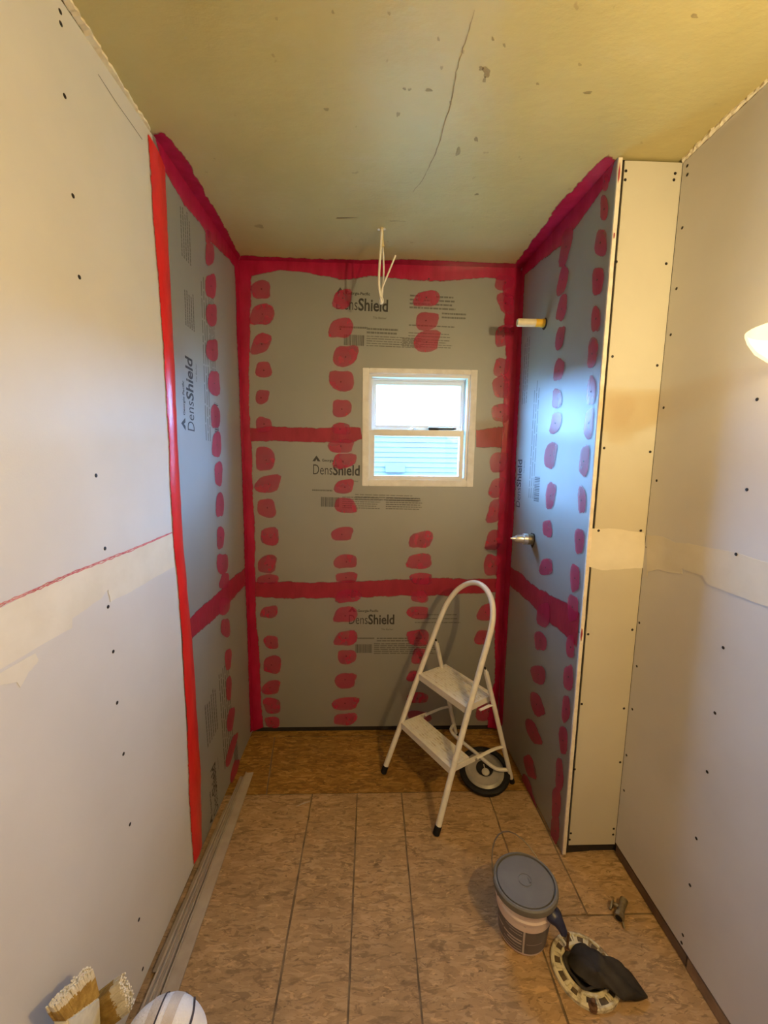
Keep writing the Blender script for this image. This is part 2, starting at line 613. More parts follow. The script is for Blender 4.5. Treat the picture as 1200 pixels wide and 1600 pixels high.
def blob(plane, u, v, w, h, parent, slant=0.0, mat='dab', off=0.0014, name='paint_dab', rough=0.13):
    """one brushed dab of paint with an uneven rim, thicker in the middle"""
    n = 18
    off += random.uniform(0, 0.0004)
    ph = [random.uniform(0, 2 * PI) for _ in range(3)]
    rings = ((1.0, 0.0, 0.0), (0.90, 0.0005, 0.6), (0.70, 0.0009, 1.0))
    mb = MB()
    verts, edge = [], []
    for (rs, lift, e) in rings:
        for k in range(n):
            th = 2 * PI * k / n
            rr = rs * (1 + rough * (0.55 * math.sin(2 * th + ph[0]) + 0.45 * math.sin(3 * th + ph[1]) + 0.25 * math.sin(5 * th + ph[2])))
            sq = (abs(math.cos(th)) ** 3.2 + abs(math.sin(th)) ** 3.2) ** (-1 / 3.2) * 0.97   # squarish brush mark
            dx, dy = 0.535 * w * rr * sq * math.cos(th), 0.535 * h * rr * sq * math.sin(th)
            verts.append(on(plane, u + dx - slant * dy, v + dy, off + lift))
            edge.append(e)
    verts.append(on(plane, u, v, off + 0.001))
    edge.append(1.0)
    faces = []
    for i in range(2):
        for k in range(n):
            faces.append((i * n + k, i * n + (k + 1) % n, (i + 1) * n + (k + 1) % n, (i + 1) * n + k))
    for k in range(n):
        faces.append((2 * n + k, 2 * n + (k + 1) % n, 3 * n))
    mb.add(verts, faces)
    return mb.build(name, M[mat], parent, smooth=True, edge=edge, auto=0)


def band(plane, top, bottom, parent, mat='paint', off=0.0007, n=40, jit=1.2, ridge=0.0, soft=(True, True), name='paint_band', ends=(False, False)):
    """a brushed stripe between two edge lines; ridge lifts its middle"""
    A, B = polyline(top, n), polyline(bottom, n)
    rows = (0.0, 0.10, 0.30, 0.5, 0.70, 0.90, 1.0)
    lifts = (0, 0.35, 0.75, 1.0, 0.75, 0.35, 0)
    eds = [0.0 if soft[0] else 1.0, 0.55 if soft[0] else 1.0, 1, 1, 1, 0.55 if soft[1] else 1.0, 0.0 if soft[1] else 1.0]
    ja, jb = 0.0, 0.0
    verts, edge = [], []
    for i in range(n):
        ja = 0.7 * ja + random.uniform(-jit, jit)
        jb = 0.7 * jb + random.uniform(-jit, jit)
        a, b = A[i], B[i]
        d = (b - a) / (np.linalg.norm(b - a) + 1e-9)
        a2 = a - d * 14.0 if not soft[0] else a + d * ja
        b2 = b + d * (jb if soft[1] else 14.0)
        for r, lf, e in zip(rows, lifts, eds):
            p = a2 * (1 - r) + b2 * r
            verts.append(on(plane, p[0], p[1], off + lf * (0.0006 + ridge)))
            fade = 1.0
            if ends[0] and i < 3:
                fade = i / 3
            if ends[1] and i > n - 4:
                fade = (n - 1 - i) / 3
            edge.append(e * fade)
    m = len(rows)
    faces = [(i * m + k, i * m + k + 1, (i + 1) * m + k + 1, (i + 1) * m + k) for i in range(n - 1) for k in range(m - 1)]
    mb = MB()
    mb.add(verts, faces)
    return mb.build(name, M[mat], parent, smooth=True, edge=edge, auto=0)


def patch(plane, outline, parent, mat, name, off=0.0003, thick=0.0008, jit=0.6, sub=4):
    """flat smear with a ragged outline given by sight lines"""
    pts = list(outline) + [outline[0]]
    q = []
    for (a, b) in zip(pts[:-1], pts[1:]):
        for k in range(sub):
            f = k / sub
            q.append((a[0] * (1 - f) + b[0] * f + random.uniform(-jit, jit), a[1] * (1 - f) + b[1] * f + random.uniform(-jit, jit)))
    mb = MB()
    mb.hexa([on(plane, u, v, off) for u, v in q], [on(plane, u, v, off + thick) for u, v in q])
    return mb.build(name, M[mat], parent)


def text_mesh(body, bold):
    cu = bpy.data.curves.new('lettering', 'FONT')
    cu.body = body
    cu.size = 1.0
    cu.offset = 0.022 if bold else -0.004
    cu.resolution_u = 3
    o = bpy.data.objects.new('lettering', cu)
    COL.objects.link(o)
    dg = bpy.context.evaluated_depsgraph_get()
    me = bpy.data.meshes.new_from_object(o.evaluated_get(dg))
    vs = np.array([v.co[:] for v in me.vertices])
    fs = [tuple(p.vertices) for p in me.polygons]
    bpy.data.objects.remove(o)
    bpy.data.curves.remove(cu)
    bpy.data.meshes.remove(me)
    return vs, fs


TXT_D, TXT_S = text_mesh('Dens', False), text_mesh('Shield', True)
TXT_G, TXT_T = text_mesh('Georgia-Pacific', True), text_mesh('Tile Backer', False)


class Print:
    """flat printing on a board: origin at the foot of the D, x along the words, y towards letter tops; unit = metre"""

    def __init__(self, plane, p0, p1, top_sign=1, parent=None, mat='print'):
        n, _ = PLANES[plane]
        self.n = n
        self.o = on(plane, *p0, 0.00035)
        e = on(plane, *p1, 0.00035)
        self.w = np.linalg.norm(e - self.o)            # length of the big word
        self.x = (e - self.o) / self.w
        self.y = np.cross(n, self.x)
        self.mb, self.g = MB(), MB()
        self.parent = parent
        self.mat = mat

    def P(self, a, b):
        return self.o + self.x * a + self.y * b

    def rect(self, a0, b0, a1, b1, grey=False):
        (self.g if grey else self.mb).add([self.P(a0, b0), self.P(a1, b0), self.P(a1, b1), self.P(a0, b1)], [(0, 1, 2, 3)])

    def text(self, tm, a, b, width, height=None):
        vs, fs = tm
        w = vs[:, 0].max()
        sx = width / w
        sy = sx if height is None else height / 0.70
        self.mb.add([self.P(a + p[0] * sx, b + p[1] * sy) for p in vs], fs)

    def logo(self):
        w = self.w
        k = 0.215 * w                    # letter height
        self.text(TXT_D, 0, 0, w * 0.42, k)
        self.text(TXT_S, w * 0.43, 0, w * 0.57, k)
        # maker's mark: triangle with a notch, and its name
        b = k * 1.28
        self.mb.add([self.P(0, b), self.P(0.17 * w, b), self.P(0.085 * w, b + 0.12 * w), self.P(0.06 * w, b), self.P(0.11 * w, b),
                     self.P(0.085 * w, b + 0.045 * w)],
                    [(0, 3, 5, 2), (4, 1, 2, 5)])
        self.text(TXT_G, 0.20 * w, b, 0.45 * w)
        self.text(TXT_T, 0.72 * w, -0.14 * w, 0.26 * w)
        return self

    def barcode(self, a, b, w, h):
        rnd = random.Random(3)
        s = 0
        while s < w:
            t_ = rnd.choice((0.012, 0.02, 0.03)) * w * 1.3
            self.rect(a + s, b, a + min(s + t_, w), b + h, grey=rnd.random() < 0.3)
            s += t_ + rnd.choice((0.012, 0.025)) * w * 1.3

    def lines(self, a, b, w, n, pitch, th, seed=1):
        rnd = random.Random(seed)
        for i in range(n):
            s = 0
            end = w * rnd.uniform(0.86, 1.0)
            while s < end:
                l_ = rnd.uniform(0.04, 0.12) * w
                self.rect(a + s, b - i * pitch, a + min(s + l_, end), b - i * pitch + th, grey=True)
                s += l_ + 0.012 * w

    def done(self):
        o = self.mb.build('lettering', M[self.mat], self.parent, edge=None)
        if self.g.v:
            g = self.g.build('small_print', M['print_grey'], self.parent)
            g['label'] = 'small grey printed lines and barcode'
        return o


# ------------------------------------------------------------------ floor
g = MB()
g.box((-0.2, YN - 0.1, -0.12), (XR + 0.2, YB + 0.15, -0.003))
floor = g.build('floor', M['joint'])
structure(floor, 'strand board subfloor of separate panels with dark joints', 'floor')


def panel(corners, mat, label=None):
    """one board of the subfloor; corners counter-clockwise, shrunk a little for the joint"""
    c = np.array(corners, float)
    ctr = c.mean(0)
    q = []
    for p in c:
        d = ctr - p
        q.append(p + np.sign(d) * 0.0031)
    mb = MB()
    # uneven long edges: subdivide
    ring = []
    for i in range(len(q)):
        a, b = q[i], q[(i + 1) % len(q)]
        L = np.linalg.norm(b - a)
        m = max(1, int(L / 0.06))
        for k in range(m):
            f = k / m
            p = a * (1 - f) + b * f
            if k:
                p = p + np.array([random.uniform(-1, 1), random.uniform(-1, 1)]) * 0.0013
            ring.append(p)
    lift = random.uniform(-0.0006, 0.0004)
    mb.hexa([(p[0], p[1], -0.0026) for p in ring], [(p[0], p[1], lift) for p in ring])
    o = mb.build('floor_panel', M[mat], floor)
    if label:
        o['label'] = label
    return o


x5 = 1.187
YJ, YC = 1.648, 1.136
panel([(-0.012, YN), (0.385, YN), (0.385, YJ), (-0.012, YJ)], 'osb')
panel([(0.385, YN), (0.588, YN), (0.588, YJ), (0.385, YJ)], 'osb')
panel([(0.588, YN), (0.790, YN), (0.790, YJ), (0.588, YJ)], 'osb')
panel([(0.790, YN), (x5, YN), (x5, YJ), (0.790, YJ)], 'osb')
panel([(x5, YN), (XR + 0.012, YN), (XR + 0.012, YC), (x5, YC)], 'osb')
panel([(x5, YC), (1.379, YC), (1.379, YJ), (x5, YJ)], 'osb')
panel([(1.379, YC), (XR + 0.012, YC), (XR + 0.012, YJ), (1.379, YJ)], 'osb')
panel([(-0.012, YJ), (0.177, YJ), (0.126, 2.030), (-0.012, 2.030)], 'osb_dark')
panel([(0.177, YJ), (W + 0.012, YJ), (WB + 0.012, 2.030), (0.126, 2.030)], 'osb_dark')
panel([(-0.012, 2.030), (WB + 0.012, 2.030), (WB + 0.012, YB + 0.012), (-0.012, YB + 0.012)], 'osb_dark')

# ------------------------------------------------------------------ ceiling
g = MB()
g.box((-0.2, YN - 0.1, H), (XR + 0.2, YB + 0.15, H + 0.12))
ceiling = g.build('ceiling', M['ceiling'])
structure(ceiling, 'yellowed old plaster ceiling with stains and a crack', 'ceiling')
band('ceil', [(254, 202), (289, 242), (324, 304), (355, 362), (377, 398)], [(236, 205), (270, 254), (303, 304), (340, 360), (371, 409)],
     ceiling, 'paint_corner', soft=(True, False), jit=1.6, ends=(True, False))
band('ceil', [(377, 398), (450, 402), (540, 405), (650, 405), (740, 408), (803, 411)], [(371, 410), (480, 411), (600, 413), (700, 415), (818, 418)],
     ceiling, 'paint_corner', soft=(True, False), jit=1.2)
band('ceil', [(803, 411), (835, 371), (868, 325), (908, 281), (938, 246), (952, 236)], [(817, 419), (850, 384), (885, 343), (925, 298), (955, 260), (965, 249)],
     ceiling, 'paint_corner', soft=(True, False), jit=1.8, ends=(False, True))
# crack running over the plaster, and ragged plaster edges at the side walls
cr = polyline([(742, 15), (728, 60), (712, 115), (704, 160), (692, 205), (676, 250), (655, 288), (645, 300)], 40)
mb = MB()
vs = []
for i, p in enumerate(cr):
    w_ = 0.7 * (0.4 + 0.6 * math.sin(PI * i / 39)) + random.uniform(0, 0.4)
    j = random.uniform(-1.2, 1.2)
    vs += [on('ceil', p[0] - w_ + j, p[1], 0.0008), on('ceil', p[0] + w_ + j, p[1], 0.0008)]
mb.add(vs, [(2 * i, 2 * i + 1, 2 * i + 3, 2 * i + 2) for i in range(39)])
mb.build('crack', M['stain'], ceiling)['label'] = 'thin brown crack across the plaster'
for (u, v, w_, h_) in ((760, 112, 12, 15), (752, 106, 8, 6), (757, 124, 5, 8), (640, 139, 5, 4), (632, 138, 5, 4), (622, 178, 5, 8), (670, 140, 12, 4), (716, 236, 7, 12),
                       (744, 217, 5, 8), (1085, 24, 12, 6), (918, 144, 14, 4), (723, 80, 5, 6), (906, 100, 5, 5), (432, 28, 5, 5), (510, 170, 9, 4),
                       (540, 340, 30, 2), (620, 345, 26, 2), (405, 353, 12, 6), (745, 303, 6, 3), (685, 60, 4, 6), (608, 20, 4, 6), (520, 18, 4, 6),
                       (770, 60, 4, 6), (788, 70, 4, 6), (840, 130, 4, 4), (704, 160, 4, 6), (690, 105, 5, 5)):
    blob('ceil', u, v, w_, h_, ceiling, mat='stain_soft', off=0.0006, name='stain_spot', rough=0.35)


def ragged(pts_a, pts_b, parent, name, n=46, jit=1.6):
    A, B = polyline(pts_a, n), polyline(pts_b, n)
    lo, up = [], []
    for i in range(n):
        ua = A[i] + np.array([random.uniform(-jit, jit), random.uniform(-jit, jit) * 0.5])
        lo.append(on('ceil', *ua, 0.0))
        up.append(on('ceil', *B[i], 0.0))
    mb = MB()
    verts = []
    for i in range(n):
        dz = np.array([0, 0, -random.uniform(0.004, 0.008)])
        verts += [lo[i], lo[i] + dz, up[i] + dz, up[i]]
    faces = []
    for i in range(n - 1):
        for k in range(3):
            faces.append((4 * i + k, 4 * i + k + 1, 4 * i + 5 + k, 4 * i + 4 + k))
    mb.add(verts, faces)
    return mb.build(name, M['plaster'], parent)


ragged([(70, -60), (112, 0), (150, 60), (190, 128), (236, 200)], [(60, -60), (100, 0), (140, 62), (182, 130), (231, 203)], ceiling, 'plaster_edge')
ragged([(1066, 247), (1110, 203), (1160, 157), (1200, 122), (1260, 66)], [(1069, 254), (1113, 212), (1163, 167), (1204, 131), (1264, 76)], ceiling, 'plaster_edge', jit=1.2)

# ------------------------------------------------------------------ left wall
BT = 0.0127                                   # board thickness
g = MB()
g.box((-0.14, YN - 0.1, -0.012), (-BT - 0.001, YB + 0.15, H))
wall_left = g.build('wall_left', M['dark_gap'])
structure(wall_left, 'left wall of pale drywall sheets meeting grey tile backer board', 'wall')


def sheet(parent, a, b, mat, name='drywall_sheet', bevel=0.0006):
    return MB().box(a, b).build(name, M[mat], parent, bevel=bevel)


sheet(wall_left, (-BT, YN, 0.022), (0, YL, 1.2185), 'drywall')
sheet(wall_left, (-BT, YN, 1.2205), (0, YL, H - 0.006), 'drywall')
sheet(wall_left, (-BT, YL + 0.001, 0.020), (0, YB - 0.001, 0.902), 'backer', 'backer_board')
sheet(wall_left, (-BT, YL + 0.001, 0.905), (0, YB - 0.001, H - 0.002), 'backer', 'backer_board')
patch('left', [(-420, 1130), (0, 950), (60, 919), (162, 876), (230, 848), (269, 834), (272, 886), (247, 899), (203, 925), (172, 940), (168, 921), (158, 935),
               (112, 966), (112, 981), (72, 1003), (0, 1046), (-420, 1250)], wall_left, 'compound', 'joint_compound')
patch('left', [(-420, 1260), (0, 1052), (55, 1020), (60, 1033), (45, 1050), (31, 1074), (25, 1066), (0, 1070), (-420, 1280)], wall_left, 'compound', 'joint_compound', thick=0.0004)
# red pencil line scribbled along the joint
mb = MB()
for k in range(3):
    P_ = polyline([(-200, 1031), (0, 945), (120, 892), (200, 861), (268, 832)], 90)
    vs = []
    for i, p in enumerate(P_):
        j = 3.2 * math.sin(i * 0.7 + k * 2.1) * random.uniform(0.3, 1) * min(1, (89 - i) / 25 + 0.25)
        vs += [on('left', p[0], p[1] + j - 0.7, 0.0021 + 0.0001 * k), on('left', p[0], p[1] + j + 0.7, 0.0021 + 0.0001 * k)]
    mb.add(vs, [(2 * i, 2 * i + 1, 2 * i + 3, 2 * i + 2) for i in range(89)])
t = NT('red_crayon')
t.color(t.ramp(t.noise(60, 3), [(0.35, (0.50, 0.10, 0.11)), (0.65, (0.62, 0.24, 0.22))]))
t.set(0.8)
M['crayon'] = t.m
mb.build('crayon_line', M['crayon'], wall_left)['label'] = 'scribbled red line along the sheet joint'
for (u, v) in ((94, 18), (95, 37), (101, 150), (114, 306), (124, 433), (150, 743), (164, 857), (169, 948), (177, 1018), (183, 1098), (193, 1178), (203, 1288), (217, 1437), (223, 1514)):
    screw('left', u, v, wall_left, s=1.05)
mb = MB()
vs = []
for p in polyline([(153, 116), (180, 158), (204, 192), (222, 218)], 12):
    vs += [on('left', p[0] - 0.5, p[1], 0.0004), on('left', p[0] + 0.5, p[1], 0.0004)]
mb.add(vs, [(2 * i, 2 * i + 1, 2 * i + 3, 2 * i + 2) for i in range(11)])
mb.build('pencil_line', M['print_grey'], wall_left)

# printing on the left backer boards, words running up the wall
pr = Print('left', (304, 676), (300, 562), parent=wall_left).logo()
w_ = pr.w
pr.lines(-0.02, -0.105, 0.62, 3, 0.02, 0.006, 5)
pr.barcode(0.02, -0.235, 0.12, 0.045)
pr.lines(0.17, -0.17, 0.42, 5, 0.012, 0.004, 7)
pr.lines(0.36, 0.035, 0.13, 5, 0.016, 0.007, 8)
pr.lines(0.58, 0.045, 0.17, 5, 0.016, 0.007, 9)
pr.done()
pr = Print('left', (341, 1262), (336, 1190), parent=wall_left).logo()
pr.lines(0.10, -0.10, 0.5, 6, 0.022, 0.008, 11)
pr.lines(0.34, 0.05, 0.2, 6, 0.02, 0.009, 12)
pr.barcode(0.0, -0.26, 0.12, 0.05)
pr.done()
# paint on the left wall
band('left', [(246, 230), (275, 268), (301, 310), (335, 362), (371, 413)], [(257, 268), (289, 325), (316, 356), (330, 380), (366, 418)],
     wall_left, 'paint_corner', soft=(False, True), jit=1.2, off=0.0010)
band('left', [(229, 207), (237, 335), (250, 490), (262, 684), (265, 780), (272, 877), (283, 1005), (291, 1129), (295, 1264), (301, 1352)],
     [(258, 266), (264, 412), (272, 567), (279, 722), (283, 800), (290, 900), (302, 1025), (307, 1109), (314, 1206), (315, 1320)],
     wall_left, 'paint_bright', off=0.0016, n=70, jit=0.8, ridge=0.006)
band('left', [(365, 415), (372, 600), (379, 800), (384, 960), (390, 1145)], [(371, 412), (378, 600), (385, 800), (391, 980), (396, 1140)],
     wall_left, 'paint_corner', off=0.0012, n=40, jit=0.5, soft=(True, False))
band('left', [(294, 968), (336, 927), (384, 884)], [(300, 999), (328, 975), (355, 947), (384, 915)], wall_left, 'paint', jit=1.2)
for (u, v, w_, h_, s_) in ((325, 370, 10, 20, 0), (327, 397, 13, 38, 0), (329, 447, 16, 40, 0), (330, 492, 16, 37, 0), (331, 547, 18, 36, 0), (334, 599, 18, 40, 0), (336, 651, 14, 38, 0),
                           (338, 695, 15, 38, 0), (341, 740, 13, 36, 0), (343, 789, 12, 40, 0), (344, 840, 12, 34, 0), (347, 881, 17, 34, 0), (350, 908, 15, 24, 0.1),
                           (350, 947, 18, 26, 0.1), (352, 981, 14, 30, 0), (356, 1030, 10, 34, 0), (357, 1075, 9, 36, 0), (360, 1124, 10, 40, 0.13),
                           (361, 1172, 9, 56, 0.28), (366, 1204, 9, 38, 0.25)):
    blob('left', u, v, w_, h_, wall_left, slant=s_)
    screw('left', u, v, wall_left, 0.0022, 0.7)

# ------------------------------------------------------------------ back wall with window opening
WX0, WX1, WZ0, WZ1 = 0.600, 1.162, 1.380, 1.952       # opening in the boards
g = MB()
y0, y1 = YB + BT + 0.001, YB + 0.15
g.box((-0.14, y0, -0.012), (WX0 + 0.006, y1, H))
g.box((WX1 - 0.006, y0, -0.012), (XR + 0.14, y1, H))
g.box((WX0 + 0.006, y0, -0.012), (WX1 - 0.006, y1, WZ0 + 0.006))
g.box((WX0 + 0.006, y0, WZ1 - 0.006), (WX1 - 0.006, y1, H))
wall_back = g.build('wall_back', M['dark_gap'])
structure(wall_back, 'back wall of grey tile backer board with red dabs around the window', 'wall')
ZS1, ZS2 = 1.632, 0.826
d = (0, BT, 0)


def board(pts, parent, mat='backer', name='backer_board'):
    return MB().prism([(x, YB, z) for x, z in pts], d).build(name, M[mat], parent)


board([(0.002, ZS1 + 0.002), (WX0, ZS1 + 0.002), (WX0, WZ1), (WX1, WZ1), (WX1, ZS1 + 0.002), (WB - 0.002, ZS1 + 0.002), (WB - 0.002, H - 0.002), (0.002, H - 0.002)], wall_back)
board([(0.002, ZS2 + 0.002), (WB - 0.002, ZS2 + 0.002), (WB - 0.002, ZS1), (WX1, ZS1), (WX1, WZ0), (WX0, WZ0), (WX0, ZS1), (0.002, ZS1)], wall_back)
board([(0.002, 0.030), (WB - 0.002, 0.030), (WB - 0.002, ZS2), (0.002, ZS2)], wall_back)

pr = Print('back', (524, 483), (606, 487), parent=wall_back).logo()
pr.lines(0.36, 0.075, 0.24, 4, 0.018, 0.008, 21)
pr.lines(0.52, 0.0, 0.12, 2, 0.018, 0.008, 22)
pr.lines(0.02, -0.085, 0.14, 1, 0.02, 0.009, 23)
pr.lines(0.155, -0.088, 0.16, 2, 0.017, 0.009, 24)
pr.lines(0.36, -0.06, 0.26, 1, 0.017, 0.006, 28)
pr.lines(0.36, -0.095, 0.22, 2, 0.014, 0.004, 25)
pr.barcode(0.045, -0.165, 0.10, 0.05)
pr.lines(0.155, -0.12, 0.28, 5, 0.011, 0.004, 26)
pr.lines(0.33, -0.125, 0.25, 4, 0.011, 0.004, 27)
pr.done()
pr = Print('back', (488, 741), (562, 743), parent=wall_back).logo()
pr.lines(0.0, -0.085, 0.12, 1, 0.02, 0.008, 31)
pr.lines(0.22, -0.10, 0.34, 3, 0.012, 0.004, 32)
pr.barcode(0.045, -0.165, 0.095, 0.05)
pr.lines(0.155, -0.115, 0.20, 6, 0.011, 0.004, 33)
pr.lines(0.38, -0.115, 0.19, 6, 0.011, 0.005, 34)
pr.done()
pr = Print('back', (544, 975), (616, 975), parent=wall_back).logo()
pr.lines(0.05, -0.085, 0.10, 1, 0.02, 0.008, 41)
pr.lines(0.155, -0.085, 0.28, 2, 0.014, 0.007, 42)
pr.barcode(0.04, -0.165, 0.09, 0.05)
pr.lines(0.14, -0.115, 0.36, 6, 0.011, 0.005, 43)
pr.lines(0.36, 0.05, 0.25, 3, 0.022, 0.005, 44)
pr.done()

band('back', [(371, 410), (480, 412), (600, 413), (700, 415), (815, 420)], [(391, 434), (440, 424), (480, 428), (540, 441), (580, 431), (650, 440), (700, 440), (760, 434), (800, 440)],
     wall_back, 'paint_corner', soft=(False, True), off=0.0010, jit=1.0)
band('back', [(371, 411), (377, 600), (384, 780), (390, 960), (396, 1142)], [(394, 430), (392, 520), (390, 640), (394, 690), (398, 800), (402, 960), (409, 1080), (412, 1136)],
     wall_back, 'paint_corner', soft=(False, True), off=0.0014, n=60, jit=1.0)
band('back', [(784, 442), (788, 560), (782, 690), (776, 820), (770, 960), (772, 1050), (760, 1136)], [(817, 420), (809, 600), (802, 780), (794, 940), (784, 1140)],
     wall_back, 'paint_corner', soft=(True, False), off=0.0014, n=60, jit=1.2)
band('back', [(383, 668), (420, 666), (480, 667), (563, 667)], [(383, 690), (430, 690), (480, 693), (540, 693), (566, 688)], wall_back, 'paint', n=30, jit=1.0)
band('back', [(744, 670), (770, 666), (806, 664)], [(744, 700), (770, 702), (806, 700)], wall_back, 'paint', n=16, jit=1.0)
band('back', [(392, 907), (450, 908), (540, 906), (620, 905), (700, 903), (790, 905)], [(392, 934), (450, 937), (520, 936), (600, 933), (680, 932), (790, 927)], wall_back, 'paint', n=50, jit=1.3)
for (u, v, w_, h_) in ((408, 453, 30, 29), (410, 492, 35, 35), (408, 537, 29, 32), (412, 578, 26, 24), (410, 620, 22, 21), (412, 664, 24, 25), (414, 717, 28, 40), (419, 756, 38, 28),
                       (417, 794, 30, 28), (422, 838, 30, 27), (418, 881, 30, 27), (419, 905, 32, 16), (421, 956, 25, 20), (424, 1003, 23, 20), (426, 1038, 28, 27), (424, 1074, 28, 22),
                       (425, 1102, 28, 24), (426, 1128, 24, 17),
                       (535, 468, 30, 30), (533, 513, 35, 33), (540, 556, 37, 34), (534, 595, 37, 34), (534, 638, 28, 29), (533, 670, 30, 18), (533, 697, 38, 22), (538, 720, 36, 24),
                       (538, 760, 29, 23), (540, 790, 32, 25), (535, 834, 32, 22), (540, 877, 35, 22), (542, 902, 36, 16), (544, 931, 38, 22), (540, 960, 34, 26), (541, 997, 33, 25),
                       (542, 1026, 28, 23), (540, 1063, 34, 23), (540, 1099, 42, 20), (540, 1123, 34, 20),
                       (667, 467, 38, 26), (667, 502, 37, 27), (667, 533, 41, 33), (658, 843, 35, 27), (655, 877, 41, 23), (658, 904, 36, 18), (656, 932, 28, 18), (653, 957, 35, 19),
                       (653, 996, 37, 24), (655, 1025, 22, 26), (647, 1056, 24, 16), (652, 1090, 32, 18), (655, 1119, 35, 18),
                       (788, 442, 32, 22), (791, 474, 26, 33), (787, 524, 26, 36), (783, 574, 24, 28), (783, 605, 28, 33), (782, 645, 26, 30), (779, 722, 26, 34), (776, 762, 24, 30),
                       (774, 798, 26, 36), (771, 844, 24, 32), (769, 883, 26, 34), (760, 956, 26, 28), (754, 996, 24, 24), (762, 1112, 40, 25)):
    blob('back', u, v, w_, h_, wall_back, slant=random.uniform(-0.15, 0.3), off=0.0022)
    screw('back', u + random.uniform(-2, 2), v + random.uniform(-2, 2), wall_back, 0.0032, 0.75)
screw('back', 670, 436, wall_back, 0.0025, 0.8)

# ------------------------------------------------------------------ right side of the alcove
Yedge = YF - 0.006
ex = W - AN[0] * 0 + (Yedge - YF) * (WB - W) / (YB - YF)
pA, pB = np.array([ex, Yedge]), np.array([WB, YB])
nb = -AN[:2]


def alc_board(z0, z1, t0, t1, mat, name, a=pA, b=pB):
    q = [a + nb * t0, b + nb * t0, b + nb * t1, a + nb * t1]
    mb = MB()
    mb.hexa([(p[0], p[1], z0) for p in q], [(p[0], p[1], z1) for p in q])
    return mb.build(name, M[mat], wall_alcove)


g = MB()
q = [pA + nb * (BT + 0.001) + np.array([0, 0.012]), pB + nb * (BT + 0.001), pB + nb * 0.10 + np.array([0, 0.1]), np.array([W + 0.115, YF + 0.012])]
g.hexa([(p[0], p[1], -0.012) for p in q], [(p[0], p[1], H) for p in q])
wall_alcove = g.build('wall_alcove_right', M['dark_gap'])
structure(wall_alcove, 'right side of the alcove in grey backer board with red dabs', 'wall')
alc_board(0.010, 0.903, 0, BT, 'backer', 'backer_board')
alc_board(0.906, H - 0.002, 0, BT, 'backer', 'backer_board')
# the raw broken edge of the board, facing the room
mb = MB()
vs = []
N_ = 70
for i in range(N_):
    z = 0.010 + (H - 0.014) * i / (N_ - 1)
    j0, j1 = random.uniform(-0.0012, 0.0005), random.uniform(-0.0015, 0.002)
    a = pA + nb * (-0.0006 + j0)
    b = pA + nb * (BT - 0.001 + j1)
    vs += [(a[0], a[1] + 0.004, z), (a[0], a[1] - 0.0025 + j0, z), (b[0], b[1] - 0.003 + j1, z), (b[0], b[1] + 0.004, z)]
mb.add(vs, [(4 * i + k, 4 * i + k + 1, 4 * i + 5 + k, 4 * i + 4 + k) for i in range(N_ - 1) for k in range(3)])
mb.build('board_edge', M['gypsum'], wall_alcove)['label'] = 'raw cream gypsum edge of the backer board'
# red smears on that raw edge
for z, hh in ((2.215, 0.010), (0.905, 0.03), (2.39, 0.03)):
    mb = MB()
    k = 8
    ring = []
    for i in range(k):
        th = 2 * PI * i / k
        c_ = pA + nb * (0.003 + 0.0026 * math.cos(th) * random.uniform(0.6, 1.1))
        ring.append((c_[0], c_[1] - 0.0055, z + hh * math.sin(th) * random.uniform(0.6, 1.1)))
    mb.add(ring, [tuple(range(k))])
    mb.build('paint_smear', M['paint'], wall_alcove, edge=[0.8] * k)
# tear: dark gap between that edge and the return wall
pr = Print('alc', (812, 794), (816, 718), parent=wall_alcove)
pr.logo()
pr.lines(0.06, -0.10, 0.55, 3, 0.022, 0.005, 51)
pr.barcode(0.05, -0.20, 0.11, 0.05)
pr.lines(0.5, 0.03, 0.3, 3, 0.022, 0.006, 53)
pr.done()
band('alc', [(816, 421), (845, 391), (879, 355), (920, 305), (960, 256)], [(814, 437), (850, 406), (880, 385), (893, 365), (922, 326), (940, 300), (952, 288)],
     wall_alcove, 'paint_corner', soft=(False, True), off=0.0012, jit=1.0)
band('alc', [(816, 424), (808, 600), (801, 780), (793, 940), (783, 1138)], [(821, 430), (813, 600), (805, 780), (796, 940), (786, 1130)], wall_alcove, 'paint_corner',
     soft=(False, True), off=0.0012, n=40, jit=0.4)
band('alc', [(792, 881), (832, 910), (864, 929), (885, 938), (906, 958)], [(790, 908), (839, 956), (862, 980), (880, 995), (901, 1014)], wall_alcove, 'paint', n=30, jit=1.6)
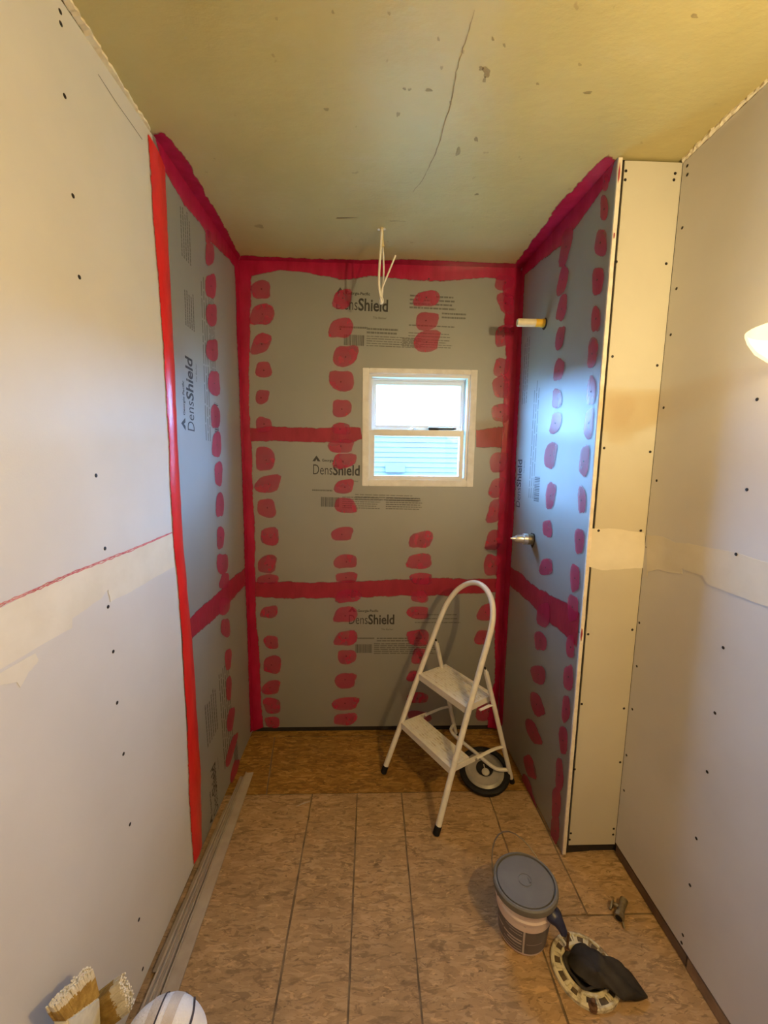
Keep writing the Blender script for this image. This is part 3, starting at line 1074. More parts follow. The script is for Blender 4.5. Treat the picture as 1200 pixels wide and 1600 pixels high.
for (u, v, w_, h_, s_) in ((885, 385, 16, 62, 0.18), (880, 439, 15, 46, 0.25), (879, 481, 14, 44, 0.22), (876, 528, 13, 38, 0.15), (874, 578, 15, 36, 0.2), (871, 623, 15, 30, 0.1),
                           (869, 661, 17, 32, 0.2), (861, 711, 18, 42, 0.2), (861, 774, 15, 42, 0.15), (856, 826, 15, 26, 0), (854, 886, 20, 27, 0), (850, 961, 22, 36, 0),
                           (845, 1002, 19, 30, -0.05), (842, 1054, 23, 29, -0.05), (840, 1101, 19, 38, -0.35), (834, 1144, 19, 38, -0.4), (829, 1198, 15, 40, -0.25), (827, 1240, 15, 56, -0.25),
                           (947, 285, 10, 26, 0), (945, 325, 12, 40, 0.05), (940, 380, 18, 44, 0.08), (935, 439, 17, 46, 0.05), (932, 499, 14, 42, 0.05), (927, 551, 16, 46, 0.1),
                           (925, 611, 14, 46, 0.1), (921, 662, 15, 46, 0.1), (914, 720, 16, 46, 0.1), (910, 781, 12, 44, 0), (906, 845, 14, 42, 0), (899, 903, 14, 46, 0),
                           (896, 950, 16, 44, 0), (892, 1010, 14, 34, 0), (889, 1059, 15, 42, 0), (885, 1108, 13, 42, 0), (881, 1156, 13, 46, 0), (875, 1211, 13, 50, 0),
                           (870, 1255, 15, 48, 0), (868, 1298, 13, 48, 0)):
    blob('alc', u, v, w_, h_, wall_alcove, slant=s_, off=0.0022)
    screw('alc', u + random.uniform(-1, 1), v + random.uniform(-2, 2), wall_alcove, 0.0032, 0.7)

# short return wall facing the room
g = MB()
g.box((W + BT + 0.006, YF + BT + 0.001, -0.012), (XR + 0.14, YF + 0.13, H))
wall_return = g.build('wall_return', M['dark_gap'])
structure(wall_return, 'narrow cream drywall return beside the shower alcove', 'wall')
sheet(wall_return, (W + BT + 0.012, YF, 0.040), (XR - 0.0002, YF + BT, 1.2185), 'drywall_face')
sheet(wall_return, (W + BT + 0.012, YF, 1.2205), (XR - 0.0002, YF + BT, H - 0.006), 'drywall_face')
patch('face', [(921, 826), (960, 826), (1006, 833), (1009, 887), (975, 889), (940, 891), (919, 885), (918, 860)], wall_return, 'compound', 'joint_compound')
for (u, v) in ((978, 267), (977, 281), (1055, 271), (1053, 281), (963, 409), (1041, 412), (957, 557), (1027, 571), (944, 700), (1016, 706), (935, 829), (1001, 829), (919, 991), (988, 984),
               (909, 1100), (975, 1107), (898, 1202), (969, 1191), (892, 1302), (890, 1312), (959, 1295), (958, 1304)):
    screw('face', u, v, wall_return, 0.0016 if 820 < v < 835 else 0.0)

# ------------------------------------------------------------------ right wall
g = MB()
g.box((XR + BT + 0.001, YN - 0.1, -0.012), (XR + 0.14, YF + 0.012, H))
wall_right = g.build('wall_right', M['dark_gap'])
structure(wall_right, 'right wall of drywall sheets lifted off the floor', 'wall')
sheet(wall_right, (XR, YN, 0.050), (XR + BT, YF - 0.001, 1.2185), 'drywall')
sheet(wall_right, (XR, YN, 1.2205), (XR + BT, YF - 0.001, H - 0.008), 'drywall')
MB().box((XR + 0.004, 0.99, 0.002), (XR + BT + 0.03, YF, 0.040)).build('bottom_plate', M['plate'], wall_right, bevel=0.002)['label'] = 'dark brown bottom plate of the framing'
MB().box((XR + 0.001, YN, 0.002), (XR + BT + 0.03, 0.986, 0.044)).build('bottom_plate', M['stud'], wall_right, bevel=0.002)['label'] = 'lighter wooden bottom plate of the framing'
patch('right', [(1012, 836), (1035, 838), (1055, 848), (1075, 849), (1110, 856), (1150, 863), (1200, 880), (1420, 960), (1420, 1060), (1200, 948), (1150, 930), (1105, 913), (1098, 900),
                (1080, 894), (1066, 888), (1066, 897), (1050, 895), (1028, 890), (1013, 893), (1011, 903)], wall_right, 'compound', 'joint_compound')
for (u, v) in ((1074, 259), (1074, 273), (1066, 356), (1057, 451), (1048, 523), (1037, 637), (1026, 751), (999, 973), (995, 1041), (988, 1108), (979, 1180), (975, 1235), (1183, 624),
               (1167, 765), (1151, 866), (1130, 1012), (1117, 1114), (1105, 1206), (1088, 1310), (1078, 1383), (1067, 1461), (1065, 1473)):
    screw('right', u, v, wall_right, 0.0018 if v == 866 else 0.0, 1.0)

# wall behind the viewer
g = MB()
g.box((-0.14, YN - 0.1, -0.012), (XR + 0.14, YN - 0.0, H))
wall_front = g.build('wall_front', M['drywall'])
structure(wall_front, 'plain drywall behind the viewer', 'wall')

# ------------------------------------------------------------------ window
window = empty('window_1', (0.881, YB, WZ0))
structure(window, 'small white double-hung window in a cream wooden surround', 'window')


def frame_rect(mb, x0, x1, z0, z1, l, r, b, t_, ya, yb):
    mb.box((x0, ya, z0), (x0 + l, yb, z1))
    mb.box((x1 - r, ya, z0), (x1, yb, z1))
    mb.box((x0 + l, ya, z0), (x1 - r, yb, z0 + b))
    mb.box((x0 + l, ya, z1 - t_), (x1 - r, yb, z1))
    return mb


cx0, cx1, cz0, cz1 = 0.594, 1.168, 1.374, 1.958
for (a, b) in (((cx0, YB - 0.006, cz0), (cx0 + 0.034, YB + 0.05, cz1)), ((cx1 - 0.034, YB - 0.006, cz0), (cx1, YB + 0.05, cz1)),
               ((cx0 + 0.0345, YB - 0.006, cz0), (cx1 - 0.0345, YB + 0.05, cz0 + 0.034)), ((cx0 + 0.0345, YB - 0.006, cz1 - 0.026), (cx1 - 0.0345, YB + 0.05, cz1))):
    MB().box(a, b).build('casing_board', M['casing'], window, bevel=0.002)
# vinyl jamb behind the surround
ix0, ix1, iz0, iz1 = cx0 + 0.034, cx1 - 0.034, cz0 + 0.034, cz1 - 0.026
mb = MB()
frame_rect(mb, ix0, ix1, iz0, iz1, 0.012, 0.012, 0.010, 0.014, YB + 0.004, YB + 0.135)
frame_rect(mb, ix0 + 0.012, ix1 - 0.012, iz0 + 0.01, iz1 - 0.014, 0.008, 0.008, 0.004, 0.008, YB + 0.046, YB + 0.052)
mb.build('window_frame', M['vinyl'], window, bevel=0.0012)
# lower sash, nearer
ls = [ix0 + 0.006, ix1 - 0.022, iz0 + 0.008, 1.661]
mb = MB()
frame_rect(mb, ls[0], ls[1], ls[2], ls[3], 0.022, 0.020, 0.012, 0.032, YB + 0.006, YB + 0.044)
lower = mb.build('lower_sash', M['vinyl'], window, bevel=0.002)
MB().box((ls[0] + 0.02, YB + 0.024, ls[2] + 0.01), (ls[1] - 0.018, YB + 0.027, ls[3] - 0.030)).build('pane', M['glass'], lower)
# upper sash, set back
us = [ix0 + 0.014, ix1 - 0.014, 1.650, iz1 - 0.016]
mb = MB()
frame_rect(mb, us[0], us[1], us[2], us[3], 0.022, 0.022, 0.038, 0.026, YB + 0.054, YB + 0.090)
frame_rect(mb, us[0] + 0.006, us[1] - 0.006, us[2] + 0.01, us[3] - 0.008, 0.010, 0.010, 0.018, 0.012, YB + 0.050, YB + 0.0545)
upper = mb.build('upper_sash', M['vinyl'], window, bevel=0.0015)
MB().box((us[0] + 0.02, YB + 0.070, us[2] + 0.036), (us[1] - 0.02, YB + 0.073, us[3] - 0.024)).build('pane', M['glass'], upper)
# sash lock on the meeting rail
mb = MB()
mb.lathe([(0.016, 0), (0.016, 0.004), (0.010, 0.007), (0.004, 0.009)], (0.845, YB + 0.030, 1.6612), n=20)
mb.tube([(0.845, YB + 0.030, 1.668), (0.862, YB + 0.022, 1.669), (0.878, YB + 0.020, 1.667)], [0.004, 0.0035, 0.003], 8)
mb.build('sash_lock', M['vinyl'], window, smooth=True)

# pen lying on the meeting rail
pen = empty('marker_pen', (0.99, YB + 0.022, 1.661), 'black marker pen lying on the window meeting rail', 'pen')
px0, px1, pz, py_ = 0.932, 1.076, 1.6695, YB + 0.020
MB().tube([(px0 + 0.05, py_, pz), (px1 - 0.02, py_, pz)], 0.0062, 14).build('barrel', M['pen'], pen, smooth=True)
MB().tube([(px0, py_, pz), (px0 + 0.004, py_, pz), (px0 + 0.052, py_, pz)], [0.006, 0.0078, 0.0078], 14).build('cap', M['pen'], pen, smooth=True)
MB().tube([(px1 - 0.021, py_, pz), (px1 - 0.004, py_, pz), (px1, py_, pz)], [0.006, 0.003, 0.001], 14).build('tip', M['rubber'], pen, smooth=True)

# ------------------------------------------------------------------ outside: neighbouring house
NY = 8.2
house = empty('neighbouring_house', (0.9, NY, -0.6), 'blue grey clapboard building outside the window', 'building')
MB().box((-7, NY + 0.03, -0.6), (9, NY + 3.0, 2.09)).build('wall', M['siding_gap'], house)
src = None
for k in range(27):
    z = -0.55 + 0.1 * k
    if src is None:
        mb = MB()
        mb.prism([(-7, NY - 0.012, z), (-7, NY + 0.03, z), (-7, NY + 0.03, z + 0.1), (-7, NY + 0.012, z + 0.1)], (16, 0, 0))
        src = mb.build('siding_board', M['siding'], house)
        base_z = z
    else:
        o = bpy.data.objects.new('siding_board', src.data)
        COL.objects.link(o)
        o.parent = house
        o.location = (0, 0, z - base_z)
MB().box((-7.1, NY - 0.06, 2.09), (9.1, NY + 3.05, 2.16)).build('fascia', M['siding_trim'], house)
vent = on('back', 617, 732)
vd = CAM + (vent - CAM) * (NY / vent[1])
mb = MB()
mb.box((vd[0] - 0.20, NY - 0.12, vd[2] - 0.075), (vd[0] + 0.20, NY - 0.0, vd[2] + 0.075))
v_ = mb.build('vent_hood', M['siding'], house, bevel=0.01)
v_['label'] = 'small rectangular vent hood'
gnd = MB().box((-25, YB + 0.3, -0.75), (25, 40, -0.6)).build('ground', M['ground'])
structure(gnd, 'grass outside the window', 'ground')

# ------------------------------------------------------------------ vanity light on the right wall
vl = empty('vanity_light', (XR, 0.58, 1.72), 'vanity light with glowing opal glass shades on the right wall', 'light')
MB().box((XR - 0.022, 0.02, 1.70), (XR - 0.0005, 0.74, 1.78)).build('back_plate', M['fixture'], vl, bevel=0.006)
for (yy, watts) in ((0.765, LAMP_WATTS[0]), (0.12, LAMP_WATTS[1])):
    cxx = 1.475
    MB().tube([(XR - 0.021, yy, 1.752), (cxx + 0.090, yy, 1.752)], 0.012, 12).build('arm', M['fixture'], vl, smooth=True)
    MB().lathe([(0.006, 1.680), (0.022, 1.686), (0.026, 1.694), (0.020, 1.700)], (cxx, yy, 0), n=24).build('bowl_holder', M['opal'], vl, smooth=True)
    prof = [(0.012, 1.700), (0.040, 1.704), (0.066, 1.716), (0.086, 1.734), (0.098, 1.754), (0.103, 1.768), (0.1035, 1.772), (0.100, 1.772), (0.094, 1.756), (0.082, 1.738), (0.063, 1.721), (0.038, 1.709), (0.012, 1.705)]
    MB().lathe(prof, (cxx, yy, 0), n=40, close=False).build('lamp_shade', M['opal'], vl, smooth=True)
    MB().lathe([(0.012, 1.712), (0.014, 1.722), (0.024, 1.738), (0.025, 1.750), (0.018, 1.761), (0.003, 1.766)], (cxx, yy, 0), n=24).build('bulb', M['opal'], vl, smooth=True)
    ld = bpy.data.lights.new('lamp', 'POINT')
    ld.energy = watts
    ld.color = LAMP_COLOR
    ld.shadow_soft_size = 0.06 if watts < 10 else 0.014
    lo = bpy.data.objects.new('lamp', ld)
    lo.location = Vector((cxx, yy, 1.800)) - vl.location
    lo.parent = vl
    COL.objects.link(lo)

# ------------------------------------------------------------------ step ladder
FL = fl(599, 1208)
FR = fl(681, 1304)
LE = (FR - FL)
LW = np.linalg.norm(LE)
LE = LE / LW
LN = np.array([-LE[1], LE[0], 0])
LEAN = 0.4025
BD = 0.472                                   # front feet to rear feet


def lad(a, n_, z):
    return FL + LE * a + LN * n_ + np.array([0, 0, z])


def fr(a, z, n_=0.0):                        # on the leaning front frame
    return lad(a, LEAN * z + n_, z)


ladder = empty('step_ladder', (FL + FR) / 2 + LN * 0.2, 'white two-step metal step ladder with a hooped handle', 'ladder')
TR = 0.0125
path = [fr(0.0, 0.022), fr(0.012, 0.24), fr(0.024, 0.47), fr(0.040, 0.66)]
arch = [(0.046, 0.735), (0.060, 0.815), (0.095, 0.885), (0.150, 0.930), (0.205, 0.944), (0.262, 0.930), (0.312, 0.888), (0.342, 0.820), (0.350, 0.740)]
path += [fr(a, z) for a, z in arch]
path += [fr(0.352, 0.66), fr(0.359, 0.47), fr(0.370, 0.24), fr(LW, 0.022)]
MB().tube(smooth_path(path, 5), TR, 14).build('front_frame', M['white_paint'], ladder, smooth=True)
for a in (0.0, LW):
    MB().tube([fr(a, 0.0), fr(a, 0.003), fr(a, 0.034)], [0.012, 0.0145, 0.0145], 14).build('rubber_foot', M['rubber'], ladder, smooth=True)


def step(z, depth, a0, a1, name='step'):
    """tread with turned-down front and side flanges and raised grip lines"""
    def p(a, n_, dz):
        return lad(a, LEAN * z + n_, z + dz)
    mb = MB()
    n0, n1 = -0.012, depth
    mb.hexa([p(a0, n0, -0.004), p(a1, n0, -0.004), p(a1, n1, -0.004), p(a0, n1, -0.004)], [p(a0, n0, 0), p(a1, n0, 0), p(a1, n1, 0), p(a0, n1, 0)])
    mb.hexa([p(a0, n0, -0.03), p(a1, n0, -0.03), p(a1, n0 + 0.004, -0.03), p(a0, n0 + 0.004, -0.03)],
            [p(a0, n0, -0.004), p(a1, n0, -0.004), p(a1, n0 + 0.004, -0.004), p(a0, n0 + 0.004, -0.004)])
    mb.hexa([p(a0, n1 - 0.004, -0.022), p(a1, n1 - 0.004, -0.022), p(a1, n1, -0.022), p(a0, n1, -0.022)],
            [p(a0, n1 - 0.004, -0.004), p(a1, n1 - 0.004, -0.004), p(a1, n1, -0.004), p(a0, n1, -0.004)])
    for s in (a0, a1 - 0.004):
        mb.hexa([p(s, n0, -0.03), p(s + 0.004, n0, -0.03), p(s + 0.004, n1, -0.026), p(s, n1, -0.026)],
                [p(s, n0, -0.004), p(s + 0.004, n0, -0.004), p(s + 0.004, n1, -0.004), p(s, n1, -0.004)])
    o = mb.build(name, M['white_paint'], ladder)
    nl = int(depth / 0.013)
    mb = MB()
    for k in range(nl):
        nn = 0.006 + k * 0.013
        mb.hexa([p(a0 + 0.008, nn, 0), p(a1 - 0.008, nn, 0), p(a1 - 0.008, nn + 0.007, 0), p(a0 + 0.008, nn + 0.007, 0)],
                [p(a0 + 0.009, nn + 0.001, 0.0018), p(a1 - 0.009, nn + 0.001, 0.0018), p(a1 - 0.009, nn + 0.006, 0.0018), p(a0 + 0.009, nn + 0.006, 0.0018)])
    mb.build('grip_ribs', M['tread'], o)['label'] = 'worn ribbed tread surface'
    return o


step(0.475, 0.165, 0.034, 0.348)
step(0.245, 0.100, 0.022, 0.362)
# rear legs hinged to the front frame
PZ = 0.615
for s, (a_top, a_bot) in enumerate(((0.056, 0.010), (0.372, LW - 0.002))):
    pivot = lad(a_top, LEAN * PZ + 0.022, PZ)
    foot = lad(a_bot, BD, 0.02)
    MB().tube([pivot, foot], 0.0105, 12).build('rear_leg', M['white_paint'], ladder, smooth=True)
    dn = (foot - pivot) / np.linalg.norm(foot - pivot)
    MB().tube([foot - dn * 0.012, foot + dn * 0.016, foot + dn * 0.0185], [0.0125, 0.0125, 0.011], 12).build('rubber_foot', M['rubber'], ladder, smooth=True)
    # flattened hinge plate
    u_ = pivot - dn * 0.022
    mb = MB()
    mb.tube([u_, pivot + dn * 0.01, pivot + dn * 0.055, pivot + dn * 0.075], [0.010, 0.0145, 0.0135, 0.011], 12, flat=0.55)
    br = mb.build('hinge_bracket', M['white_paint'], ladder, smooth=True)
    MB().tube([u_ - dn * 0.0025, u_ + dn * 0.001], 0.0088, 12, flat=0.55).build('bracket_opening', M['rubber'], br)
    # folding brace from the lower step to the rear leg
    a_b = 0.016 if s == 0 else LW - 0.018
    z0_ = 0.232
    p0 = lad(a_b, LEAN * z0_ + 0.01, z0_)
    p1 = lad(a_b, LEAN * z0_ + 0.16, z0_ - 0.008)
    f_ = 0.665
    p2 = pivot + (foot - pivot) * f_ - LN * 0.004
    zb = np.array([0, 0, 0.011])
    ae = LE * 0.003
    mb = MB()
    mb.hexa([p0 - ae - zb, p0 + ae - zb, p1 + ae - zb, p1 - ae - zb], [p0 - ae + zb, p0 + ae + zb, p1 + ae + zb, p1 - ae + zb])
    mb.build('brace', M['white_paint'], ladder, bevel=0.001)
    ps = p1 - LN * 0.02
    MB().tube(smooth_path([ps, ps + (p2 - ps) * 0.6 + np.array([0, 0, 0.006]), p2], 4), 0.0085, 10, flat=0.5).build('brace', M['white_paint'], ladder, smooth=True)
    MB().tube([ps - LE * 0.008, ps + LE * 0.008], 0.006, 10).build('rivet', M['fixture'], ladder, smooth=True)
    # brace under the upper step
    q0 = lad(a_top, LEAN * 0.45 + 0.12, 0.452)
    q1 = pivot + (foot - pivot) * 0.285
    MB().tube([q0 - LN * 0.06, q0, q1], [0.007, 0.008, 0.006], 10, flat=0.5).build('step_support', M['white_paint'], ladder, smooth=True)
# bowed cross tube between the rear legs
piv0, ft0 = lad(0.052, LEAN * PZ + 0.022, PZ), lad(0.012, BD, 0.02)
piv1, ft1 = lad(0.372, LEAN * PZ + 0.022, PZ), lad(LW - 0.002, BD, 0.02)
c0, c1 = ft0 + (piv0 - ft0) * 0.13, ft1 + (piv1 - ft1) * 0.10
mid0 = c0 + (c1 - c0) * 0.12 - LN * 0.055
mid1 = c0 + (c1 - c0) * 0.55 - LN * 0.055
mid2 = c0 + (c1 - c0) * 0.88 - LN * 0.05
MB().tube(smooth_path([c0, mid0, mid1, mid2, c1], 6), 0.0085, 10).build('cross_tube', M['white_paint'], ladder, smooth=True)

# ------------------------------------------------------------------ grey disc with black rim on the floor
DR = 0.118
dax = np.array([-0.10, -0.26, 0.95])
dax = dax / np.linalg.norm(dax)
dctr = fl(757, 1204, 0.045)
low = DR * math.sqrt(1 - dax[2] ** 2)
dctr[2] = low + 0.002
disc = empty('rubber_rimmed_disc', (dctr[0], dctr[1], 0), 'grey round disc with black rim and dark hub under the ladder', 'disc')
MB().lathe([(DR - 0.024, 0.0), (DR - 0.004, 0.002), (DR, 0.012), (DR - 0.002, 0.024), (DR - 0.012, 0.029), (DR - 0.024, 0.026), (DR - 0.027, 0.018), (DR - 0.030, 0.015)], dctr, dax, 56, close=False).build('rim', M['rubber'], disc, smooth=True)
MB().lathe([(DR - 0.027, 0.012), (DR - 0.028, 0.020), (DR - 0.040, 0.026), (DR - 0.052, 0.024), (0.048, 0.029), (0.040, 0.030), (0.038, 0.020), (0.038, 0.012)], dctr, dax, 56).build('plate', M['disc_grey'], disc, smooth=True)
MB().lathe([(0.0385, 0.0305), (0.030, 0.0312), (0.0, 0.0315)], dctr, dax, 40, close=False).build('hub_recess', M['rubber'], disc)
du = np.cross(dax, (1, 0, 0))
du = du / np.linalg.norm(du)
hub = dctr + dax * 0.0316 + du * (-0.019 if du[1] > 0 else 0.019)
MB().lathe([(0.018, 0.0), (0.017, 0.004), (0.013, 0.006), (0.001, 0.0065)], hub, dax, 24).build('hub_cap', M['disc_hub'], disc, smooth=True)
sl = dctr + dax * 0.034
MB().tube([sl - du * 0.016, sl + du * 0.016], 0.0025, 8).build('hub_pin', M['disc_hub'], disc, smooth=True)

# ------------------------------------------------------------------ pail of red membrane
BC = np.array([1.142, 1.100, 0.0])
BH = 0.170
pail = empty('paint_pail', BC, 'small plastic paint pail with grey lid and dark label', 'pail')
r0, r1 = 0.073, 0.089


def rz(z):
    return r0 + (r1 - r0) * z / BH


MB().lathe([(r0 - 0.006, 0.0), (r0, 0.004), (rz(0.06), 0.06), (rz(0.128), 0.128), (rz(0.128) + 0.005, 0.130), (rz(0.135) + 0.0055, 0.137), (rz(0.14) + 0.001, 0.141),
            (rz(0.155) + 0.001, 0.155), (rz(0.16) + 0.004, 0.160), (r1 + 0.004, BH), (r1 - 0.002, BH), (r1 - 0.004, 0.10)], BC, n=56).build('body', M['pail'], pail, smooth=True)


def sleeve(mat, th0, th1, z0, z1, off, name, n=26):
    mb = MB()
    vs, fs = [], []
    for i in range(n + 1):
        th = th0 + (th1 - th0) * i / n
        for z in (z0, z1):
            r = rz(z) + off
            vs.append(BC + np.array([r * math.cos(th), r * math.sin(th), z]))
    fs = [(2 * i, 2 * i + 2, 2 * i + 3, 2 * i + 1) for i in range(n)]
    mb.add(vs, fs)
    return mb.build(name, M[mat], pail, smooth=True)


cam_th = math.atan2(CAM[1] - BC[1], CAM[0] - BC[0])
lab = sleeve('pail_label', cam_th - 2.6, cam_th + 2.6, 0.012, 0.122, 0.0008, 'label_sleeve', 60)
sleeve('pail_band', cam_th + 0.06, cam_th + 0.13, 0.012, 0.122, 0.0014, 'label_stripe', 4)
for k in range(9):
    z = 0.112 - k * 0.0115
    if k == 4:
        continue
    sleeve('pail_band', cam_th + (-0.62 if k % 3 else -0.45) - 0.1 * (k > 4), cam_th + 0.02, z, z + (0.006 if k in (5, 6) else 0.0022), 0.0014, 'label_line', 10)
sleeve('pail_band', cam_th - 1.1, cam_th - 0.75, 0.058, 0.064, 0.0014, 'label_line', 8)
sleeve('pail_band', cam_th + 0.2, cam_th + 0.85, 0.050, 0.0512, 0.0014, 'label_line', 8)
LT = np.array([-0.035, 0.055, 1.0])
LT = LT / np.linalg.norm(LT)
lc = BC + np.array([0.0, 0.0, BH + 0.004])
lid = MB().lathe([(0.088, -0.006), (0.0985, -0.008), (0.0995, 0.002), (0.0985, 0.009), (0.0945, 0.0125), (0.0905, 0.0125), (0.0890, 0.0045), (0.0865, 0.0045), (0.0850, 0.0105), (0.06, 0.0112), (0.0005, 0.0115)],
                 lc, LT, 60).build('lid', M['grey_plastic'], pail, smooth=True, auto=22)
th_ = lc + LT * 0.0115
MB().lathe([(0.021, 0.0), (0.0215, 0.0016), (0.0195, 0.0016), (0.019, 0.0)], th_, LT, 28, close=False).build('lid_ring', M['grey_plastic'], lid, smooth=True)
MB().box(tuple(th_ + np.array([0.010, -0.012, -0.0005])), tuple(th_ + np.array([0.016, 0.006, 0.0035]))).build('lid_tab', M['grey_plastic'], lid, bevel=0.001)
# bail: wire handle folded back, rising behind the lid
ea = math.radians(196)
eb = math.radians(16)
e1 = BC + np.array([math.cos(ea), math.sin(ea), 0]) * (rz(0.15) + 0.005) + np.array([0, 0, 0.15])
e2 = BC + np.array([math.cos(eb), math.sin(eb), 0]) * (rz(0.15) + 0.005) + np.array([0, 0, 0.15])
bd_ = np.cross((e2 - e1) / np.linalg.norm(e2 - e1), (0, 0, 1.0)) * -1.0
pts = []
for k in range(15):
    th = PI * k / 14
    c_ = (e1 + e2) / 2 + (e1 - e2) / 2 * math.cos(th) * 1.02
    rise = math.sin(th)
    pts.append(c_ + bd_ * 0.125 * rise + np.array([0, 0, 0.085 * rise]))
MB().tube(pts, 0.0022, 8).build('bail', M['wire_steel'], pail, smooth=True)
for e_ in (e1, e2):
    o_ = (e_ - BC) * np.array([1, 1, 0])
    o_ = o_ / np.linalg.norm(o_)
    MB().lathe([(0.011, -0.006), (0.011, 0.002), (0.006, 0.004)], e_, o_, 18).build('bail_ear', M['pail'], pail, smooth=True)
MB().lathe([(0.008, 0.0), (0.007, 0.0012), (0.0005, 0.0014)], BC + np.array([math.cos(cam_th - 0.95), math.sin(cam_th - 0.95), 0]) * (rz(0.152) + 0.0012) + np.array([0, 0, 0.152]),
           (math.cos(cam_th - 0.95), math.sin(cam_th - 0.95), 0), 12).build('paint_drip', M['paint'], pail, edge=None)

# brush lying across the pail, its bristles held under the lid rim
bo = fl(859, 1422, 0.158)
bt = fl(884, 1453, 0.146)
bdir = (bt - bo) / np.linalg.norm(bt - bo)
bl = np.linalg.norm(bt - bo)
brush = empty('paint_brush', (bo[0], bo[1], bo[2]), 'paint brush with navy handle hanging out from under the pail lid', 'brush')
MB().tube([bo - bdir * 0.034, bo - bdir * 0.018], [0.018, 0.022], 14, flat=0.4).build('bristles', M['bristle'], brush, smooth=True)
MB().tube([bo - bdir * 0.020, bo - bdir * 0.002, bo + bdir * 0.004], [0.0225, 0.0235, 0.021], 16, flat=0.45).build('ferrule', M['ferrule'], brush, smooth=True)
hp = smooth_path([bo + bdir * 0.003, bo + bdir * (bl * 0.28), bo + bdir * (bl * 0.55) - np.array([0, 0, 0.003]), bo + bdir * (bl * 0.8) - np.array([0, 0, 0.010]), bt - np.array([0, 0, 0.022])], 5)
hr = np.interp(np.linspace(0, 1, len(hp)), [0, 0.15, 0.35, 0.55, 0.75, 0.92, 1.0], [0.020, 0.0255, 0.0245, 0.017, 0.0135, 0.0125, 0.006])
MB().tube(hp, [float(q) for q in hr], 16, flat=0.75).build('handle', M['blue_handle'], brush, smooth=True)

# ------------------------------------------------------------------ toilet flange and black bag stuffed into it
FC = (fl(857, 1498) + fl(948, 1548)) / 2
FC = np.array([1.290, 0.990, 0.0])
flange = empty('toilet_flange', FC, 'grimy cream toilet floor flange set in the subfloor', 'flange')
RF = 0.094
MB().lathe([(RF, 0.0), (RF, 0.010), (RF - 0.004, 0.013), (RF - 0.009, 0.013), (RF - 0.011, 0.008), (0.068, 0.008), (0.066, 0.013), (0.058, 0.013), (0.052, 0.006), (0.050, 0.002)], FC, n=64, close=False).build('ring', M['flange'], flange, smooth=True)
MB().lathe([(0.0505, 0.0025), (0.0005, 0.0015)], FC, n=40, close=False).build('drain_shade_disc', M['rubber'], flange)  # shade inside the drain put in as a flat black disc, no hole cut
for k in range(12):
    th = 2 * PI * k / 12 + 0.2
    dth = 0.14 if k % 3 else 0.20
    mb = MB()
    vs = []
    for i in range(5):
        a = th - dth / 1.3 + 2 * dth / 1.3 * i / 4
        for r in (0.068, 0.083):
            vs.append(FC + np.array([r * math.cos(a), r * math.sin(a), 0.0088]))
    mb.add(vs, [(2 * i, 2 * i + 2, 2 * i + 3, 2 * i + 1) for i in range(4)])
    mb.build('slot', M['slot'], flange)
    a = th + PI / 12
    c_, s_ = math.cos(a), math.sin(a)
    rr_ = [FC + np.array([r * c_ - t_ * s_, r * s_ + t_ * c_, 0.008]) for r, t_ in ((0.066, -0.003), (0.084, -0.003), (0.084, 0.003), (0.066, 0.003))]
    MB().prism(rr_, (0, 0, 0.005)).build('rib', M['flange'], flange)
bpos = fl(886, 1486, 0.01)
MB().tube([(bpos[0], bpos[1], 0.006), (bpos[0], bpos[1], 0.075)], 0.0038, 10).build('closet_bolt', M['rust'], flange, smooth=True)['label'] = 'rusty bolt standing up from the flange'
MB().lathe([(0.012, 0.008), (0.012, 0.012), (0.007, 0.013), (0.007, 0.020), (0.004, 0.021)], (bpos[0], bpos[1], 0), n=8).build('bolt_nut', M['rust'], flange)
bp2 = fl(926, 1572, 0.01)
MB().lathe([(0.014, 0.006), (0.012, 0.014), (0.007, 0.018), (0.006, 0.030), (0.003, 0.031)], (bp2[0], bp2[1], 0), n=10).build('bolt_nut', M['rust'], flange)

tip = fl(1012, 1558, 0.010)
root = np.array([FC[0] - 0.040, FC[1] + 0.022, 0.0])
bag = empty('plastic_bag', (FC[0] + 0.05, FC[1], 0.0), 'crumpled black plastic bag stuffed into the toilet flange', 'bag')
ax_ = tip - root
ax_[2] = 0
L_ = np.linalg.norm(ax_)
ax_ /= L_
sd_ = np.array([-ax_[1], ax_[0], 0])
NU, NV = 30, 20
prof_w = [(0.0, 0.012), (0.08, 0.038), (0.22, 0.050), (0.36, 0.047), (0.48, 0.040), (0.58, 0.043), (0.70, 0.044), (0.82, 0.034), (0.92, 0.018), (1.0, 0.002)]
prof_h = [(0.0, 0.012), (0.10, 0.030), (0.25, 0.042), (0.40, 0.050), (0.52, 0.044), (0.65, 0.038), (0.80, 0.030), (0.92, 0.020), (1.0, 0.012)]
prof_b = [(0.0, 0.006), (0.25, 0.0075), (0.38, 0.016), (0.50, 0.018), (0.65, 0.012), (0.85, 0.008), (1.0, 0.008)]
ip = lambda pr_, s: float(np.interp(s, [a for a, _ in pr_], [b for _, b in pr_]))
vs, fs = [], []
